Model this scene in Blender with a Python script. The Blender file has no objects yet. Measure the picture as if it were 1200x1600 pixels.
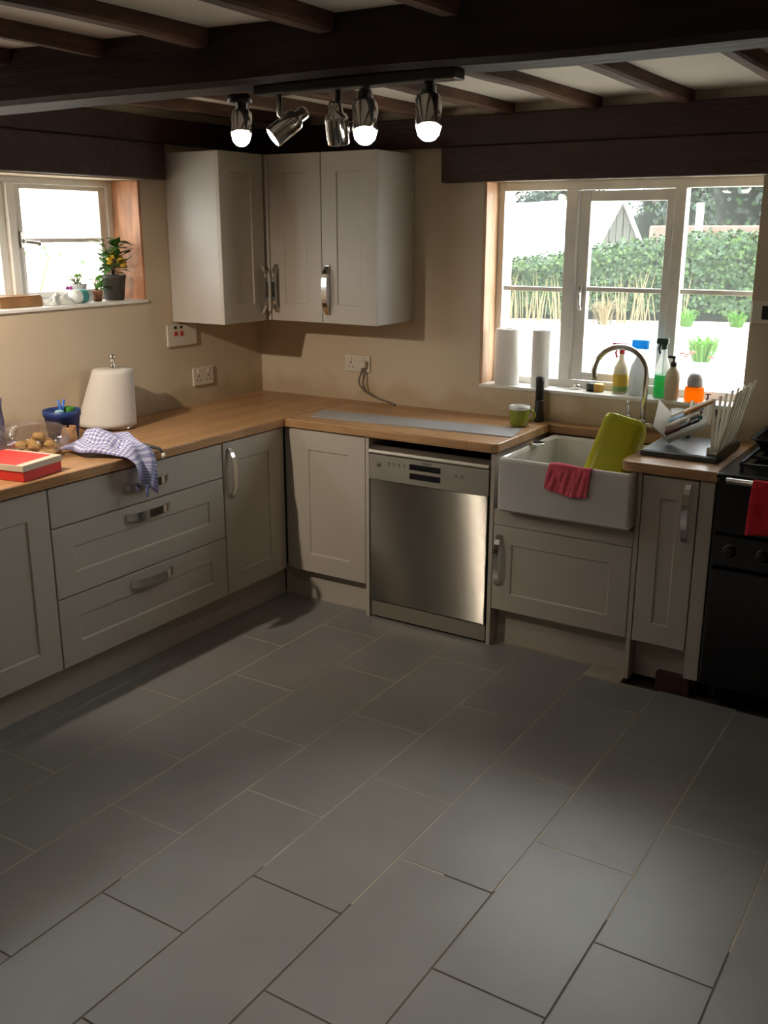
import bpy, bmesh, math, random
from mathutils import Vector, Matrix, noise

# ------------------------------------------------------------------ camera
scene = bpy.context.scene
COL = scene.collection
cam_data = bpy.data.cameras.new('camera')
cam = bpy.data.objects.new('camera', cam_data)
COL.objects.link(cam)
cam_data.sensor_fit = 'HORIZONTAL'
cam_data.sensor_width = 36.0
cam_data.lens = 36.0 * 1537.65 / 1200.0
cam_data.clip_start = 0.05
cam_data.clip_end = 300
_r = Vector((0.844979, 0.534799, 0.000676))
_u = Vector((-0.148172, 0.232896, 0.961148))
_f = Vector((-0.513863, 0.812250, -0.276034))
cam.matrix_world = Matrix(((_r.x, _u.x, -_f.x, 3.4834),
                           (_r.y, _u.y, -_f.y, -4.2449),
                           (_r.z, _u.z, -_f.z, 1.7693),
                           (0, 0, 0, 1)))
scene.camera = cam

# ------------------------------------------------------------------ sky, exposure
world = bpy.data.worlds.new('overcast_sky')
scene.world = world
world.use_nodes = True
bg = world.node_tree.nodes['Background']
bg.inputs[0].default_value = (0.90, 0.95, 1.0, 1)
bg.inputs[1].default_value = 12.0
scene.view_settings.view_transform = 'Standard'
scene.view_settings.look = 'None'
scene.view_settings.gamma = 1.0
scene.view_settings.exposure = 0.0
scene.view_settings.use_curve_mapping = False

KEY_W = 98.0        # spot lamp left of the frame
SPOT_W = 27.0       # lamps of the visible bar
WARM = (1.0, 0.85, 0.68)
WHITE = (1.0, 0.91, 0.80)

random.seed(7)
R = random.random


def U(a, b):
    return a + (b - a) * R()


# ------------------------------------------------------------------ materials
def new_mat(name):
    m = bpy.data.materials.new(name)
    m.use_nodes = True
    nt = m.node_tree
    return m, nt, nt.nodes['Principled BSDF']


def link(nt, a, b):
    nt.links.new(a, b)


def mat(name, col, rough=0.5, metal=0.0, var=0.0, scale=8.0, bump=0.0, bscale=60.0, coat=0.0, spec=0.5, stretch=None, col2=None, aniso=0.0):
    m, nt, p = new_mat(name)
    p.inputs['Base Color'].default_value = (*col, 1)
    p.inputs['Roughness'].default_value = rough
    p.inputs['Metallic'].default_value = metal
    p.inputs['Coat Weight'].default_value = coat
    p.inputs['Specular IOR Level'].default_value = spec
    if var > 0 or bump > 0:
        tc = nt.nodes.new('ShaderNodeTexCoord')
        mp = nt.nodes.new('ShaderNodeMapping')
        link(nt, tc.outputs['Object'], mp.inputs[0])
        if stretch:
            mp.inputs['Scale'].default_value = stretch
    if var > 0:
        n = nt.nodes.new('ShaderNodeTexNoise')
        n.inputs['Scale'].default_value = scale
        n.inputs['Detail'].default_value = 6
        link(nt, mp.outputs[0], n.inputs['Vector'])
        mx = nt.nodes.new('ShaderNodeMix')
        mx.data_type = 'RGBA'
        c2 = col2 if col2 else tuple(c * (1 - var) for c in col)
        mx.inputs['A'].default_value = (*col, 1)
        mx.inputs['B'].default_value = (*c2, 1)
        rmp = nt.nodes.new('ShaderNodeMapRange')
        rmp.inputs[1].default_value = 0.35
        rmp.inputs[2].default_value = 0.68
        link(nt, n.outputs['Fac'], rmp.inputs[0])
        link(nt, rmp.outputs[0], mx.inputs['Factor'])
        link(nt, mx.outputs['Result'], p.inputs['Base Color'])
    if bump > 0:
        n2 = nt.nodes.new('ShaderNodeTexNoise')
        n2.inputs['Scale'].default_value = bscale
        n2.inputs['Detail'].default_value = 5
        link(nt, mp.outputs[0], n2.inputs['Vector'])
        b = nt.nodes.new('ShaderNodeBump')
        b.inputs['Strength'].default_value = bump
        b.inputs['Distance'].default_value = 0.01
        link(nt, n2.outputs['Fac'], b.inputs['Height'])
        link(nt, b.outputs[0], p.inputs['Normal'])
    if aniso > 0:
        p.inputs['Anisotropic'].default_value = aniso
        t = nt.nodes.new('ShaderNodeTangent')
        t.direction_type = 'RADIAL'
        t.axis = 'Z'
        link(nt, t.outputs[0], p.inputs['Tangent'])
        p.inputs['Anisotropic Rotation'].default_value = 0.25
    return m


def mat_wood(name, c1, c2, axis, stave=0.045, rough=0.35, length=0.5):
    """oak worktop: staves of slightly different tone along one axis, fine grain"""
    m, nt, p = new_mat(name)
    p.inputs['Roughness'].default_value = rough
    tc = nt.nodes.new('ShaderNodeTexCoord')
    mp = nt.nodes.new('ShaderNodeMapping')
    link(nt, tc.outputs['Object'], mp.inputs[0])
    if axis == 'y':
        mp.inputs['Rotation'].default_value = (0, 0, math.pi / 2)
    br = nt.nodes.new('ShaderNodeTexBrick')
    br.inputs['Color1'].default_value = (*c1, 1)
    br.inputs['Color2'].default_value = (*c2, 1)
    br.inputs['Mortar'].default_value = (c2[0] * .75, c2[1] * .7, c2[2] * .65, 1)
    br.inputs['Scale'].default_value = 1.0
    br.inputs['Mortar Size'].default_value = 0.0012
    br.inputs['Brick Width'].default_value = length
    br.inputs['Row Height'].default_value = stave
    br.offset = 0.37
    link(nt, mp.outputs[0], br.inputs['Vector'])
    gm = nt.nodes.new('ShaderNodeMapping')
    gm.inputs['Scale'].default_value = (3, 60, 60)
    link(nt, mp.outputs[0], gm.inputs[0])
    n = nt.nodes.new('ShaderNodeTexNoise')
    n.inputs['Scale'].default_value = 2.0
    n.inputs['Detail'].default_value = 6
    link(nt, gm.outputs[0], n.inputs['Vector'])
    mx = nt.nodes.new('ShaderNodeMix')
    mx.data_type = 'RGBA'
    mx.blend_type = 'MULTIPLY'
    mx.inputs['Factor'].default_value = 0.55
    rp = nt.nodes.new('ShaderNodeValToRGB')
    rp.color_ramp.elements[0].color = (0.55, 0.48, 0.42, 1)
    rp.color_ramp.elements[1].color = (1, 1, 1, 1)
    rp.color_ramp.elements[0].position = 0.3
    rp.color_ramp.elements[1].position = 0.6
    link(nt, n.outputs['Fac'], rp.inputs[0])
    link(nt, br.outputs['Color'], mx.inputs['A'])
    link(nt, rp.outputs[0], mx.inputs['B'])
    link(nt, mx.outputs['Result'], p.inputs['Base Color'])
    return m


def mat_brushed(name, col, rough, k):
    """steel brushed level: the scratches scatter the normal up and down only"""
    m, nt, p = new_mat(name)
    p.inputs['Base Color'].default_value = (*col, 1)
    p.inputs['Metallic'].default_value = 1.0
    p.inputs['Roughness'].default_value = rough
    tc = nt.nodes.new('ShaderNodeTexCoord')
    mp = nt.nodes.new('ShaderNodeMapping')
    mp.inputs['Scale'].default_value = (9000, 9000, 90000)
    link(nt, tc.outputs['Object'], mp.inputs[0])
    n = nt.nodes.new('ShaderNodeTexWhiteNoise')
    n.noise_dimensions = '3D'
    link(nt, mp.outputs[0], n.inputs['Vector'])
    a = nt.nodes.new('ShaderNodeMath')
    a.operation = 'MULTIPLY_ADD'
    a.inputs[1].default_value = k
    a.inputs[2].default_value = -k / 2
    link(nt, n.outputs['Value'], a.inputs[0])
    cx = nt.nodes.new('ShaderNodeCombineXYZ')
    link(nt, a.outputs[0], cx.inputs['Z'])
    g = nt.nodes.new('ShaderNodeNewGeometry')
    v = nt.nodes.new('ShaderNodeVectorMath')
    v.operation = 'ADD'
    link(nt, g.outputs['Normal'], v.inputs[0])
    link(nt, cx.outputs[0], v.inputs[1])
    w = nt.nodes.new('ShaderNodeVectorMath')
    w.operation = 'NORMALIZE'
    link(nt, v.outputs[0], w.inputs[0])
    link(nt, w.outputs[0], p.inputs['Normal'])
    return m


def mat_wall():
    """beige emulsion with patches of bare, browner plaster low on the wall"""
    m, nt, p = new_mat('wall_plaster')
    p.inputs['Roughness'].default_value = 0.85
    p.inputs['Specular IOR Level'].default_value = 0.25
    tc = nt.nodes.new('ShaderNodeTexCoord')
    n = nt.nodes.new('ShaderNodeTexNoise')
    n.inputs['Scale'].default_value = 3.5
    n.inputs['Detail'].default_value = 7
    link(nt, tc.outputs['Object'], n.inputs['Vector'])
    mx = nt.nodes.new('ShaderNodeMix')
    mx.data_type = 'RGBA'
    mx.inputs['A'].default_value = (0.62, 0.52, 0.39, 1)
    mx.inputs['B'].default_value = (0.55, 0.455, 0.33, 1)
    link(nt, n.outputs['Fac'], mx.inputs['Factor'])
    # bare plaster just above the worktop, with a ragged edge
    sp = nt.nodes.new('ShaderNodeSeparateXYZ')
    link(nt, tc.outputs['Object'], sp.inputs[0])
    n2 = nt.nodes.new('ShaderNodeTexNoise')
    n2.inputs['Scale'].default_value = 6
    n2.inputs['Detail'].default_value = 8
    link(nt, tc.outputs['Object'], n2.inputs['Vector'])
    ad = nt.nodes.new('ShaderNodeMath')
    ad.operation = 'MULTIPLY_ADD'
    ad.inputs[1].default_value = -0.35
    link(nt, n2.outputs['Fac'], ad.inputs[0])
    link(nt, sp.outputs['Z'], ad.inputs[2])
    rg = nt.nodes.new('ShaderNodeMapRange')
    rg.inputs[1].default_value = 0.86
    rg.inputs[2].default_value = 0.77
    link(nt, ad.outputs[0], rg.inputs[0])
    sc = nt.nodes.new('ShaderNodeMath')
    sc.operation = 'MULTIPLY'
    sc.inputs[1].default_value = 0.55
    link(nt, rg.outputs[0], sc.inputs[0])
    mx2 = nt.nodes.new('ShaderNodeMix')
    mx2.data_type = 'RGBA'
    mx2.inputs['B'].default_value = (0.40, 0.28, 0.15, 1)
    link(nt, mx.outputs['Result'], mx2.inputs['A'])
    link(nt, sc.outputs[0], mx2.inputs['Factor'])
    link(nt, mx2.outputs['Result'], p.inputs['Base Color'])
    b = nt.nodes.new('ShaderNodeBump')
    b.inputs['Strength'].default_value = 0.12
    b.inputs['Distance'].default_value = 0.02
    link(nt, n.outputs['Fac'], b.inputs['Height'])
    link(nt, b.outputs[0], p.inputs['Normal'])
    return m


def mat_glass(name, tint=(1, 1, 1), gloss=0.06, haze=0.0, rough=0.02):
    m = bpy.data.materials.new(name)
    m.use_nodes = True
    nt = m.node_tree
    nt.nodes.clear()
    out = nt.nodes.new('ShaderNodeOutputMaterial')
    tr = nt.nodes.new('ShaderNodeBsdfTransparent')
    tr.inputs[0].default_value = (*tint, 1)
    gl = nt.nodes.new('ShaderNodeBsdfGlossy')
    gl.inputs['Roughness'].default_value = rough
    mx = nt.nodes.new('ShaderNodeMixShader')
    mx.inputs[0].default_value = gloss
    link(nt, tr.outputs[0], mx.inputs[1])
    link(nt, gl.outputs[0], mx.inputs[2])
    last = mx
    if haze > 0:
        tl = nt.nodes.new('ShaderNodeBsdfTranslucent')
        tl.inputs[0].default_value = (0.9, 0.9, 0.9, 1)
        m2 = nt.nodes.new('ShaderNodeMixShader')
        m2.inputs[0].default_value = haze  # milky share: cloudy plastic, or imitated daylight bloom in window panes
        link(nt, mx.outputs[0], m2.inputs[1])
        link(nt, tl.outputs[0], m2.inputs[2])
        last = m2
    link(nt, last.outputs[0], out.inputs[0])
    return m


def mat_translucent(name, col, fac=0.5, rough=0.4):
    m, nt, p = new_mat(name)
    p.inputs['Base Color'].default_value = (*col, 1)
    p.inputs['Roughness'].default_value = rough
    tl = nt.nodes.new('ShaderNodeBsdfTranslucent')
    tl.inputs[0].default_value = (*col, 1)
    mx = nt.nodes.new('ShaderNodeMixShader')
    mx.inputs[0].default_value = fac
    link(nt, p.outputs[0], mx.inputs[1])
    link(nt, tl.outputs[0], mx.inputs[2])
    link(nt, mx.outputs[0], nt.nodes['Material Output'].inputs[0])
    return m


def mat_emit(name, col, s):
    m = bpy.data.materials.new(name)
    m.use_nodes = True
    nt = m.node_tree
    nt.nodes.clear()
    out = nt.nodes.new('ShaderNodeOutputMaterial')
    e = nt.nodes.new('ShaderNodeEmission')
    e.inputs[0].default_value = (*col, 1)
    e.inputs[1].default_value = s
    link(nt, e.outputs[0], out.inputs[0])
    return m


def mat_check():
    m, nt, p = new_mat('checked_cotton')
    p.inputs['Roughness'].default_value = 0.9
    p.inputs['Specular IOR Level'].default_value = 0.1
    uv = nt.nodes.new('ShaderNodeUVMap')
    uv.uv_map = 'uv'
    sp = nt.nodes.new('ShaderNodeSeparateXYZ')
    link(nt, uv.outputs[0], sp.inputs[0])
    outs = []
    for k in ('X', 'Y'):
        a = nt.nodes.new('ShaderNodeMath')
        a.operation = 'MULTIPLY'
        a.inputs[1].default_value = 2 * math.pi / 0.019
        link(nt, sp.outputs[k], a.inputs[0])
        s = nt.nodes.new('ShaderNodeMath')
        s.operation = 'SINE'
        link(nt, a.outputs[0], s.inputs[0])
        g = nt.nodes.new('ShaderNodeMath')
        g.operation = 'GREATER_THAN'
        g.inputs[1].default_value = -0.1
        link(nt, s.outputs[0], g.inputs[0])
        outs.append(g)
    ad = nt.nodes.new('ShaderNodeMath')
    ad.operation = 'ADD'
    link(nt, outs[0].outputs[0], ad.inputs[0])
    link(nt, outs[1].outputs[0], ad.inputs[1])
    hf = nt.nodes.new('ShaderNodeMath')
    hf.operation = 'MULTIPLY'
    hf.inputs[1].default_value = 0.5
    link(nt, ad.outputs[0], hf.inputs[0])
    rp = nt.nodes.new('ShaderNodeValToRGB')
    rp.color_ramp.interpolation = 'CONSTANT'
    rp.color_ramp.elements[0].color = (0.72, 0.72, 0.84, 1)
    rp.color_ramp.elements[1].position = 0.4
    rp.color_ramp.elements[1].color = (0.42, 0.43, 0.64, 1)
    e = rp.color_ramp.elements.new(0.9)
    e.color = (0.20, 0.21, 0.44, 1)
    link(nt, hf.outputs[0], rp.inputs[0])
    link(nt, rp.outputs[0], p.inputs['Base Color'])
    return m


M = {}
M['wall'] = mat_wall()
M['ceiling'] = mat('ceiling_paint', (0.76, 0.70, 0.60), 0.9, var=0.12, scale=2.5, bump=0.15, bscale=12)
M['beam'] = mat('dark_oak_beam', (0.040, 0.022, 0.015), 0.7, var=0.5, scale=6, bump=0.6, bscale=14, stretch=(0.4, 3, 3))
M['lintel'] = mat('stained_lintel', (0.055, 0.022, 0.016), 0.65, var=0.35, scale=6, bump=0.3, bscale=14, stretch=(1, 3, 4))
M['joist'] = mat('brown_joist', (0.15, 0.068, 0.036), 0.8, var=0.6, scale=7, bump=0.6, bscale=20, stretch=(3, 0.6, 3))
M['paint'] = mat('stone_cabinet_paint', (0.47, 0.425, 0.36), 0.5, var=0.05, scale=3, bump=0.02, bscale=120)
M['carcass'] = mat('cabinet_side_paint', (0.50, 0.465, 0.42), 0.42)
M['shadow_gap'] = mat('dark_void', (0.02, 0.018, 0.016), 0.9)
M['oak_x'] = mat_wood('oak_worktop_back', (0.54, 0.32, 0.155), (0.42, 0.235, 0.105), 'x')
M['oak_y'] = mat_wood('oak_worktop_left', (0.54, 0.32, 0.155), (0.42, 0.235, 0.105), 'y')
M['pine'] = mat('stained_pine', (0.56, 0.25, 0.12), 0.5, var=0.45, scale=5, stretch=(8, 8, 1.2), bump=0.1)
M['pine_pale'] = mat('pale_pine', (0.70, 0.42, 0.24), 0.5, var=0.35, scale=5, stretch=(8, 8, 1.2), bump=0.1)
M['white_frame'] = mat('white_gloss_paint', (0.82, 0.79, 0.73), 0.35, var=0.1, scale=10, bump=0.05)
M['tile'] = mat('grey_porcelain_tile', (0.235, 0.230, 0.220), 0.37, var=0.16, scale=2.4, bump=0.05, bscale=35)
M['grout'] = mat('pale_grout', (0.44, 0.39, 0.31), 0.9, var=0.3, scale=5)
M['open_joint'] = mat('open_tile_joint', (0.15, 0.12, 0.095), 0.95)
M['screed'] = mat('dark_subfloor', (0.045, 0.036, 0.03), 0.95, var=0.4, scale=9, bump=0.5)
M['chrome'] = mat('chrome', (0.75, 0.74, 0.72), 0.12, metal=1.0)
M['satin'] = mat('satin_nickel', (0.55, 0.53, 0.50), 0.3, metal=1.0)
M['steel'] = mat_brushed('brushed_steel', (0.29, 0.28, 0.25), 0.12, 1.8)
M['steel_plain'] = mat('steel_control_panel', (0.52, 0.49, 0.42), 0.48, metal=1.0)
M['dark_metal'] = mat('dark_metal', (0.20, 0.19, 0.18), 0.25, metal=1.0)
M['ceramic'] = mat('white_fireclay', (0.62, 0.59, 0.55), 0.18, var=0.06, scale=4, coat=0.3)
M['black'] = mat('black_enamel', (0.006, 0.006, 0.007), 0.22)
M['black_matt'] = mat('black_iron', (0.014, 0.013, 0.013), 0.55)
M['black_plastic'] = mat('black_plastic', (0.02, 0.018, 0.018), 0.4)
M['display'] = mat('dark_display', (0.008, 0.008, 0.01), 0.1)
M['print_dark'] = mat('grey_print', (0.16, 0.15, 0.13), 0.5)
M['white_plastic'] = mat('white_plastic', (0.66, 0.60, 0.50), 0.4)
M['red_plastic'] = mat('red_rocker', (0.45, 0.03, 0.03), 0.4)
M['cable'] = mat('grey_cable', (0.16, 0.13, 0.10), 0.6)
M['paper'] = mat_translucent('white_tissue', (0.82, 0.79, 0.75), 0.25, 0.95)
M['card'] = mat('brown_card', (0.40, 0.26, 0.14), 0.9)
M['check'] = mat_check()
M['pink_cloth'] = mat('pink_cloth', (0.90, 0.14, 0.21), 0.9, var=0.2, scale=60, bump=0.3, bscale=150)
M['red_cloth'] = mat('red_towel', (0.74, 0.02, 0.04), 0.95, var=0.25, scale=50, bump=0.5, bscale=180)
M['tub'] = mat_translucent('lime_plastic', (0.64, 0.64, 0.035), 0.25, 0.22)
M['mug_green'] = mat('green_glaze', (0.26, 0.30, 0.035), 0.2)
M['mug_white'] = mat('white_glaze', (0.75, 0.75, 0.72), 0.2)
M['slate'] = mat('grey_slate', (0.055, 0.06, 0.062), 0.35, var=0.3, scale=7)
M['strip'] = mat('grey_laminate', (0.36, 0.37, 0.39), 0.35, var=0.1, scale=5)
M['blue_pot'] = mat('navy_plastic', (0.018, 0.045, 0.19), 0.45, var=0.15, scale=30)
M['peg_blue'] = mat('blue_plastic', (0.05, 0.16, 0.55), 0.35)
M['green_sponge'] = mat('green_scourer', (0.05, 0.24, 0.03), 0.9, bump=0.5)
M['aqua'] = mat('aqua_plastic', (0.30, 0.55, 0.62), 0.4)
M['red_box'] = mat('red_card', (0.62, 0.035, 0.025), 0.5)
M['cream_card'] = mat('cream_card', (0.62, 0.52, 0.40), 0.6)
M['bag'] = mat_glass('clear_polythene', (0.93, 0.92, 0.95), 0.20, 0.10, 0.14)
M['bread'] = mat('golden_crust', (0.62, 0.37, 0.11), 0.8, var=0.35, scale=25, bump=0.4)
M['kraft'] = mat('kraft_paper', (0.36, 0.19, 0.08), 0.85, var=0.2, scale=20)
M['purple'] = mat('violet_grey_film', (0.17, 0.16, 0.28), 0.25, var=0.4, scale=14)
M['leaf'] = mat('glossy_leaf', (0.055, 0.16, 0.025), 0.4, var=0.5, scale=30)
M['leaf_light'] = mat_translucent('bright_leaf', (0.08, 0.21, 0.024), 0.4)
M['lemon'] = mat('yellow_fruit', (0.70, 0.42, 0.03), 0.5)
M['pot_grey'] = mat('charcoal_pot', (0.055, 0.048, 0.040), 0.7, bump=0.2)
M['pot_white'] = mat('white_pot', (0.60, 0.59, 0.60), 0.4)
M['terracotta'] = mat('terracotta', (0.30, 0.13, 0.07), 0.8)
M['soil'] = mat('soil', (0.03, 0.02, 0.014), 1.0)
M['stem'] = mat('brown_stem', (0.10, 0.07, 0.03), 0.8)
M['magenta'] = mat('magenta_petal', (0.50, 0.08, 0.38), 0.6)
M['teal_print'] = mat('teal_print', (0.05, 0.30, 0.30), 0.5)
M['white_film'] = mat_translucent('white_polythene', (0.78, 0.80, 0.78), 0.35, 0.3)
M['box_wood'] = mat('box_wood', (0.30, 0.15, 0.05), 0.6, var=0.3, scale=12)
M['bottle_clear'] = mat_glass('clear_bottle', (0.86, 0.88, 0.84), 0.08, 0.22, 0.1)
M['bottle_cream'] = mat_translucent('cream_bottle', (0.62, 0.56, 0.42), 0.35)
M['bottle_white'] = mat_translucent('white_bottle', (0.66, 0.66, 0.66), 0.35)
M['green_liquid'] = mat_translucent('green_liquid', (0.0, 0.60, 0.22), 0.75, 0.2)
M['dark_green'] = mat('dark_green_plastic', (0.015, 0.06, 0.03), 0.4)
M['sky_blue'] = mat_translucent('cyan_plastic', (0.03, 0.48, 0.85), 0.4)
M['pump_beige'] = mat_translucent('beige_bottle', (0.52, 0.44, 0.33), 0.3)
M['orange'] = mat_translucent('orange_gel', (0.98, 0.42, 0.02), 0.8)
M['dome'] = mat('grey_dome', (0.42, 0.40, 0.42), 0.35)
M['label_yellow'] = mat('yellow_label', (0.65, 0.42, 0.05), 0.5)
M['label_green'] = mat('green_label', (0.20, 0.35, 0.10), 0.5)
M['red_cap'] = mat('red_cap', (0.50, 0.02, 0.04), 0.4)
M['yellow_black'] = mat('amber_plastic', (0.55, 0.32, 0.06), 0.4)
M['rack'] = mat_translucent('off_white_plastic', (0.78, 0.74, 0.65), 0.3, 0.4)
M['teal'] = mat('teal_handle', (0.04, 0.22, 0.22), 0.4)
M['steel_blue'] = mat('pale_blue_handle', (0.30, 0.45, 0.62), 0.4)
M['maroon'] = mat('maroon_handle', (0.11, 0.02, 0.025), 0.4)
M['red_handle'] = mat('red_handle', (0.55, 0.05, 0.03), 0.4)
M['amber'] = mat('wooden_handle', (0.48, 0.24, 0.05), 0.5)
M['brick_dark'] = mat('dark_brick', (0.06, 0.022, 0.018), 0.9, bump=0.4)
M['glass'] = mat_glass('window_glass', (0.985, 0.995, 0.985), 0.03, 0.014)  # slight translucency stands in for the washed-out glow of daylight
M['lamp_on'] = mat_emit('lit_lamp', (1.0, 0.93, 0.80), 26.0)
M['lamp_soft'] = mat_emit('lit_lamp_side', (1.0, 0.95, 0.86), 9.0)
# outside
M['gravel'] = mat('pale_gravel', (0.60, 0.55, 0.47), 0.95, var=0.25, scale=3, bump=0.4, bscale=40)
M['hedge'] = mat_translucent('hedge_leaf', (0.020, 0.056, 0.013), 0.25, 0.55)
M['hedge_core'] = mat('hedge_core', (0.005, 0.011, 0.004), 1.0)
M['hedge_light'] = mat_translucent('young_hedge_leaf', (0.058, 0.115, 0.022), 0.3, 0.55)
M['tree'] = mat_translucent('dark_tree_leaf', (0.013, 0.028, 0.017), 0.2, 0.6)
M['bark'] = mat('bark', (0.10, 0.075, 0.055), 0.95, bump=0.5)
M['barn_roof'] = mat('pale_sheet_roof', (0.66, 0.66, 0.66), 0.6, var=0.12, scale=3)
M['board'] = mat('weathered_board', (0.10, 0.102, 0.085), 0.9, var=0.4, scale=5, stretch=(6, 6, 0.6), bump=0.4)
M['rubble'] = mat('pale_rubble_stone', (0.19, 0.125, 0.095), 0.95, var=0.4, scale=6, bump=0.6, bscale=14)
M['limewash'] = mat('limewashed_stone', (0.78, 0.75, 0.68), 0.95, var=0.2, scale=4, bump=0.5, bscale=10)
M['straw'] = mat('dry_grass', (0.19, 0.15, 0.075), 0.9)
M['white_post'] = mat('white_post', (0.80, 0.80, 0.80), 0.6)
M['red_flower'] = mat('red_petal', (0.60, 0.02, 0.02), 0.6)


# ------------------------------------------------------------------ mesh helpers
class B:
    """collects shapes in world (or local) coordinates; done() links them as one mesh object"""

    def __init__(self):
        self.bm = bmesh.new()
        self.uv = None

    def _merge(self, verts, faces, mi=0, M4=None, smooth=False):
        vs = [self.bm.verts.new((M4 @ Vector(v)) if M4 else v) for v in verts]
        for f in faces:
            try:
                fc = self.bm.faces.new([vs[i] for i in f])
                fc.material_index = mi
                fc.smooth = smooth
            except ValueError:
                pass
        return vs

    def box(self, x0, x1, y0, y1, z0, z1, bev=0.0, mi=0, M4=None, seg=2):
        t = bmesh.new()
        bmesh.ops.create_cube(t, size=1.0)
        for v in t.verts:
            v.co = Vector((x0 + (x1 - x0) * (v.co.x + .5), y0 + (y1 - y0) * (v.co.y + .5), z0 + (z1 - z0) * (v.co.z + .5)))
        if bev > 0:
            bmesh.ops.bevel(t, geom=list(t.edges), offset=bev, segments=seg, affect='EDGES', profile=0.5)
        self.add_bm(t, mi, M4)
        return self

    def add_bm(self, t, mi=0, M4=None, smooth=False):
        t.verts.index_update()
        self._merge([v.co.copy() for v in t.verts], [[v.index for v in f.verts] for f in t.faces], mi, M4, smooth)
        t.free()

    def rings(self, rings, mi=0, M4=None, cap0=True, cap1=True, smooth=False, closed=True):
        n = len(rings[0])
        verts = [p for r in rings for p in r]
        faces = []
        for i in range(len(rings) - 1):
            for j in range(n if closed else n - 1):
                a = i * n + j
                b = i * n + (j + 1) % n
                faces.append((a, b, b + n, a + n))
        if cap0:
            faces.append(tuple(range(n - 1, -1, -1)))
        if cap1:
            o = (len(rings) - 1) * n
            faces.append(tuple(range(o, o + n)))
        self._merge(verts, faces, mi, M4, smooth)
        return self

    def lathe(self, prof, loc=(0, 0, 0), seg=24, mi=0, M4=None, smooth=True, cap0=True, cap1=True):
        rs = []
        for r, z in prof:
            rs.append([(loc[0] + r * math.cos(2 * math.pi * k / seg), loc[1] + r * math.sin(2 * math.pi * k / seg), loc[2] + z) for k in range(seg)])
        return self.rings(rs, mi, M4, cap0, cap1, smooth)

    def tube(self, pts, rad, seg=8, mi=0, M4=None, smooth=True):
        pts = [Vector(p) for p in pts]
        rad = rad if isinstance(rad, (list, tuple)) else [rad] * len(pts)
        rs = []
        up = None
        for i, p in enumerate(pts):
            d = (pts[min(i + 1, len(pts) - 1)] - pts[max(i - 1, 0)]).normalized()
            if up is None:
                up = Vector((0, 0, 1)) if abs(d.z) < 0.9 else Vector((1, 0, 0))
            a = d.cross(up).normalized()
            up = a.cross(d).normalized()
            rs.append([p + (a * math.cos(2 * math.pi * k / seg) + up * math.sin(2 * math.pi * k / seg)) * rad[i] for k in range(seg)])
        return self.rings(rs, mi, M4, True, True, smooth)

    def prism(self, poly, z0, z1, mi=0, M4=None, bev=0.0):
        t = bmesh.new()
        lo = [t.verts.new((x, y, z0)) for x, y in poly]
        f = t.faces.new(lo)
        ex = bmesh.ops.extrude_face_region(t, geom=[f])
        for g in ex['geom']:
            if isinstance(g, bmesh.types.BMVert):
                g.co.z = z1
        bmesh.ops.recalc_face_normals(t, faces=t.faces)
        if bev > 0:
            ed = [e for e in t.edges if abs(e.verts[0].co.z - e.verts[1].co.z) < 1e-6]
            bmesh.ops.bevel(t, geom=ed, offset=bev, segments=3, affect='EDGES', profile=0.5)
        self.add_bm(t, mi, M4)
        return self

    def grid(self, fn, nu, nv, mi=0, M4=None, smooth=True, uv=None):
        vs = []
        for i in range(nu + 1):
            for j in range(nv + 1):
                vs.append(fn(i / nu, j / nv))
        vv = [self.bm.verts.new((M4 @ Vector(v)) if M4 else v) for v in vs]
        if uv and self.uv is None:
            self.uv = self.bm.loops.layers.uv.new('uv')
        for i in range(nu):
            for j in range(nv):
                ids = (i * (nv + 1) + j, (i + 1) * (nv + 1) + j, (i + 1) * (nv + 1) + j + 1, i * (nv + 1) + j + 1)
                f = self.bm.faces.new([vv[k] for k in ids])
                f.smooth = smooth
                f.material_index = mi
                if uv:
                    for l, k in zip(f.loops, ids):
                        a, b = divmod(k, nv + 1)
                        l[self.uv].uv = uv(a / nu, b / nv)
        return self

    def done(self, name, mats, parent=None, solid=0.0, subd=0, recalc=True, local=False):
        if recalc:
            bmesh.ops.recalc_face_normals(self.bm, faces=self.bm.faces)
        me = bpy.data.meshes.new(name)
        org = Vector((0, 0, 0))
        if parent is not None and not local:
            org = ORIGIN[parent.name]
            for v in self.bm.verts:
                v.co -= org
        self.bm.to_mesh(me)
        self.bm.free()
        for m in (mats if isinstance(mats, (list, tuple)) else [mats]):
            me.materials.append(M[m])
        o = bpy.data.objects.new(name, me)
        COL.objects.link(o)
        if parent is not None:
            o.parent = parent
            ORIGIN[o.name] = org
        else:
            ORIGIN[o.name] = Vector((0, 0, 0))
        if solid:
            s = o.modifiers.new('thickness', 'SOLIDIFY')
            s.thickness = solid
            s.offset = 0
        if subd:
            s = o.modifiers.new('smooth', 'SUBSURF')
            s.levels = subd
            s.render_levels = subd
        return o


ORIGIN = {}


def tag(o, label=None, cat=None, group=None, kind=None):
    if label:
        o['label'] = label
    if cat:
        o['category'] = cat
    if group:
        o['group'] = group
    if kind:
        o['kind'] = kind
    return o


def thing(name, loc, label=None, cat=None, group=None, kind=None):
    """an Empty at the thing's base; its parts are built in world coordinates and moved under it"""
    o = bpy.data.objects.new(name, None)
    o.empty_display_size = 0.05
    COL.objects.link(o)
    o.location = loc
    ORIGIN[o.name] = Vector(loc)
    return tag(o, label, cat, group, kind)


def place(o, loc):
    """gives a single-mesh thing an origin at its base"""
    loc = Vector(loc)
    for v in o.data.vertices:
        v.co -= loc
    o.location = loc
    ORIGIN[o.name] = loc
    return o


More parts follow.
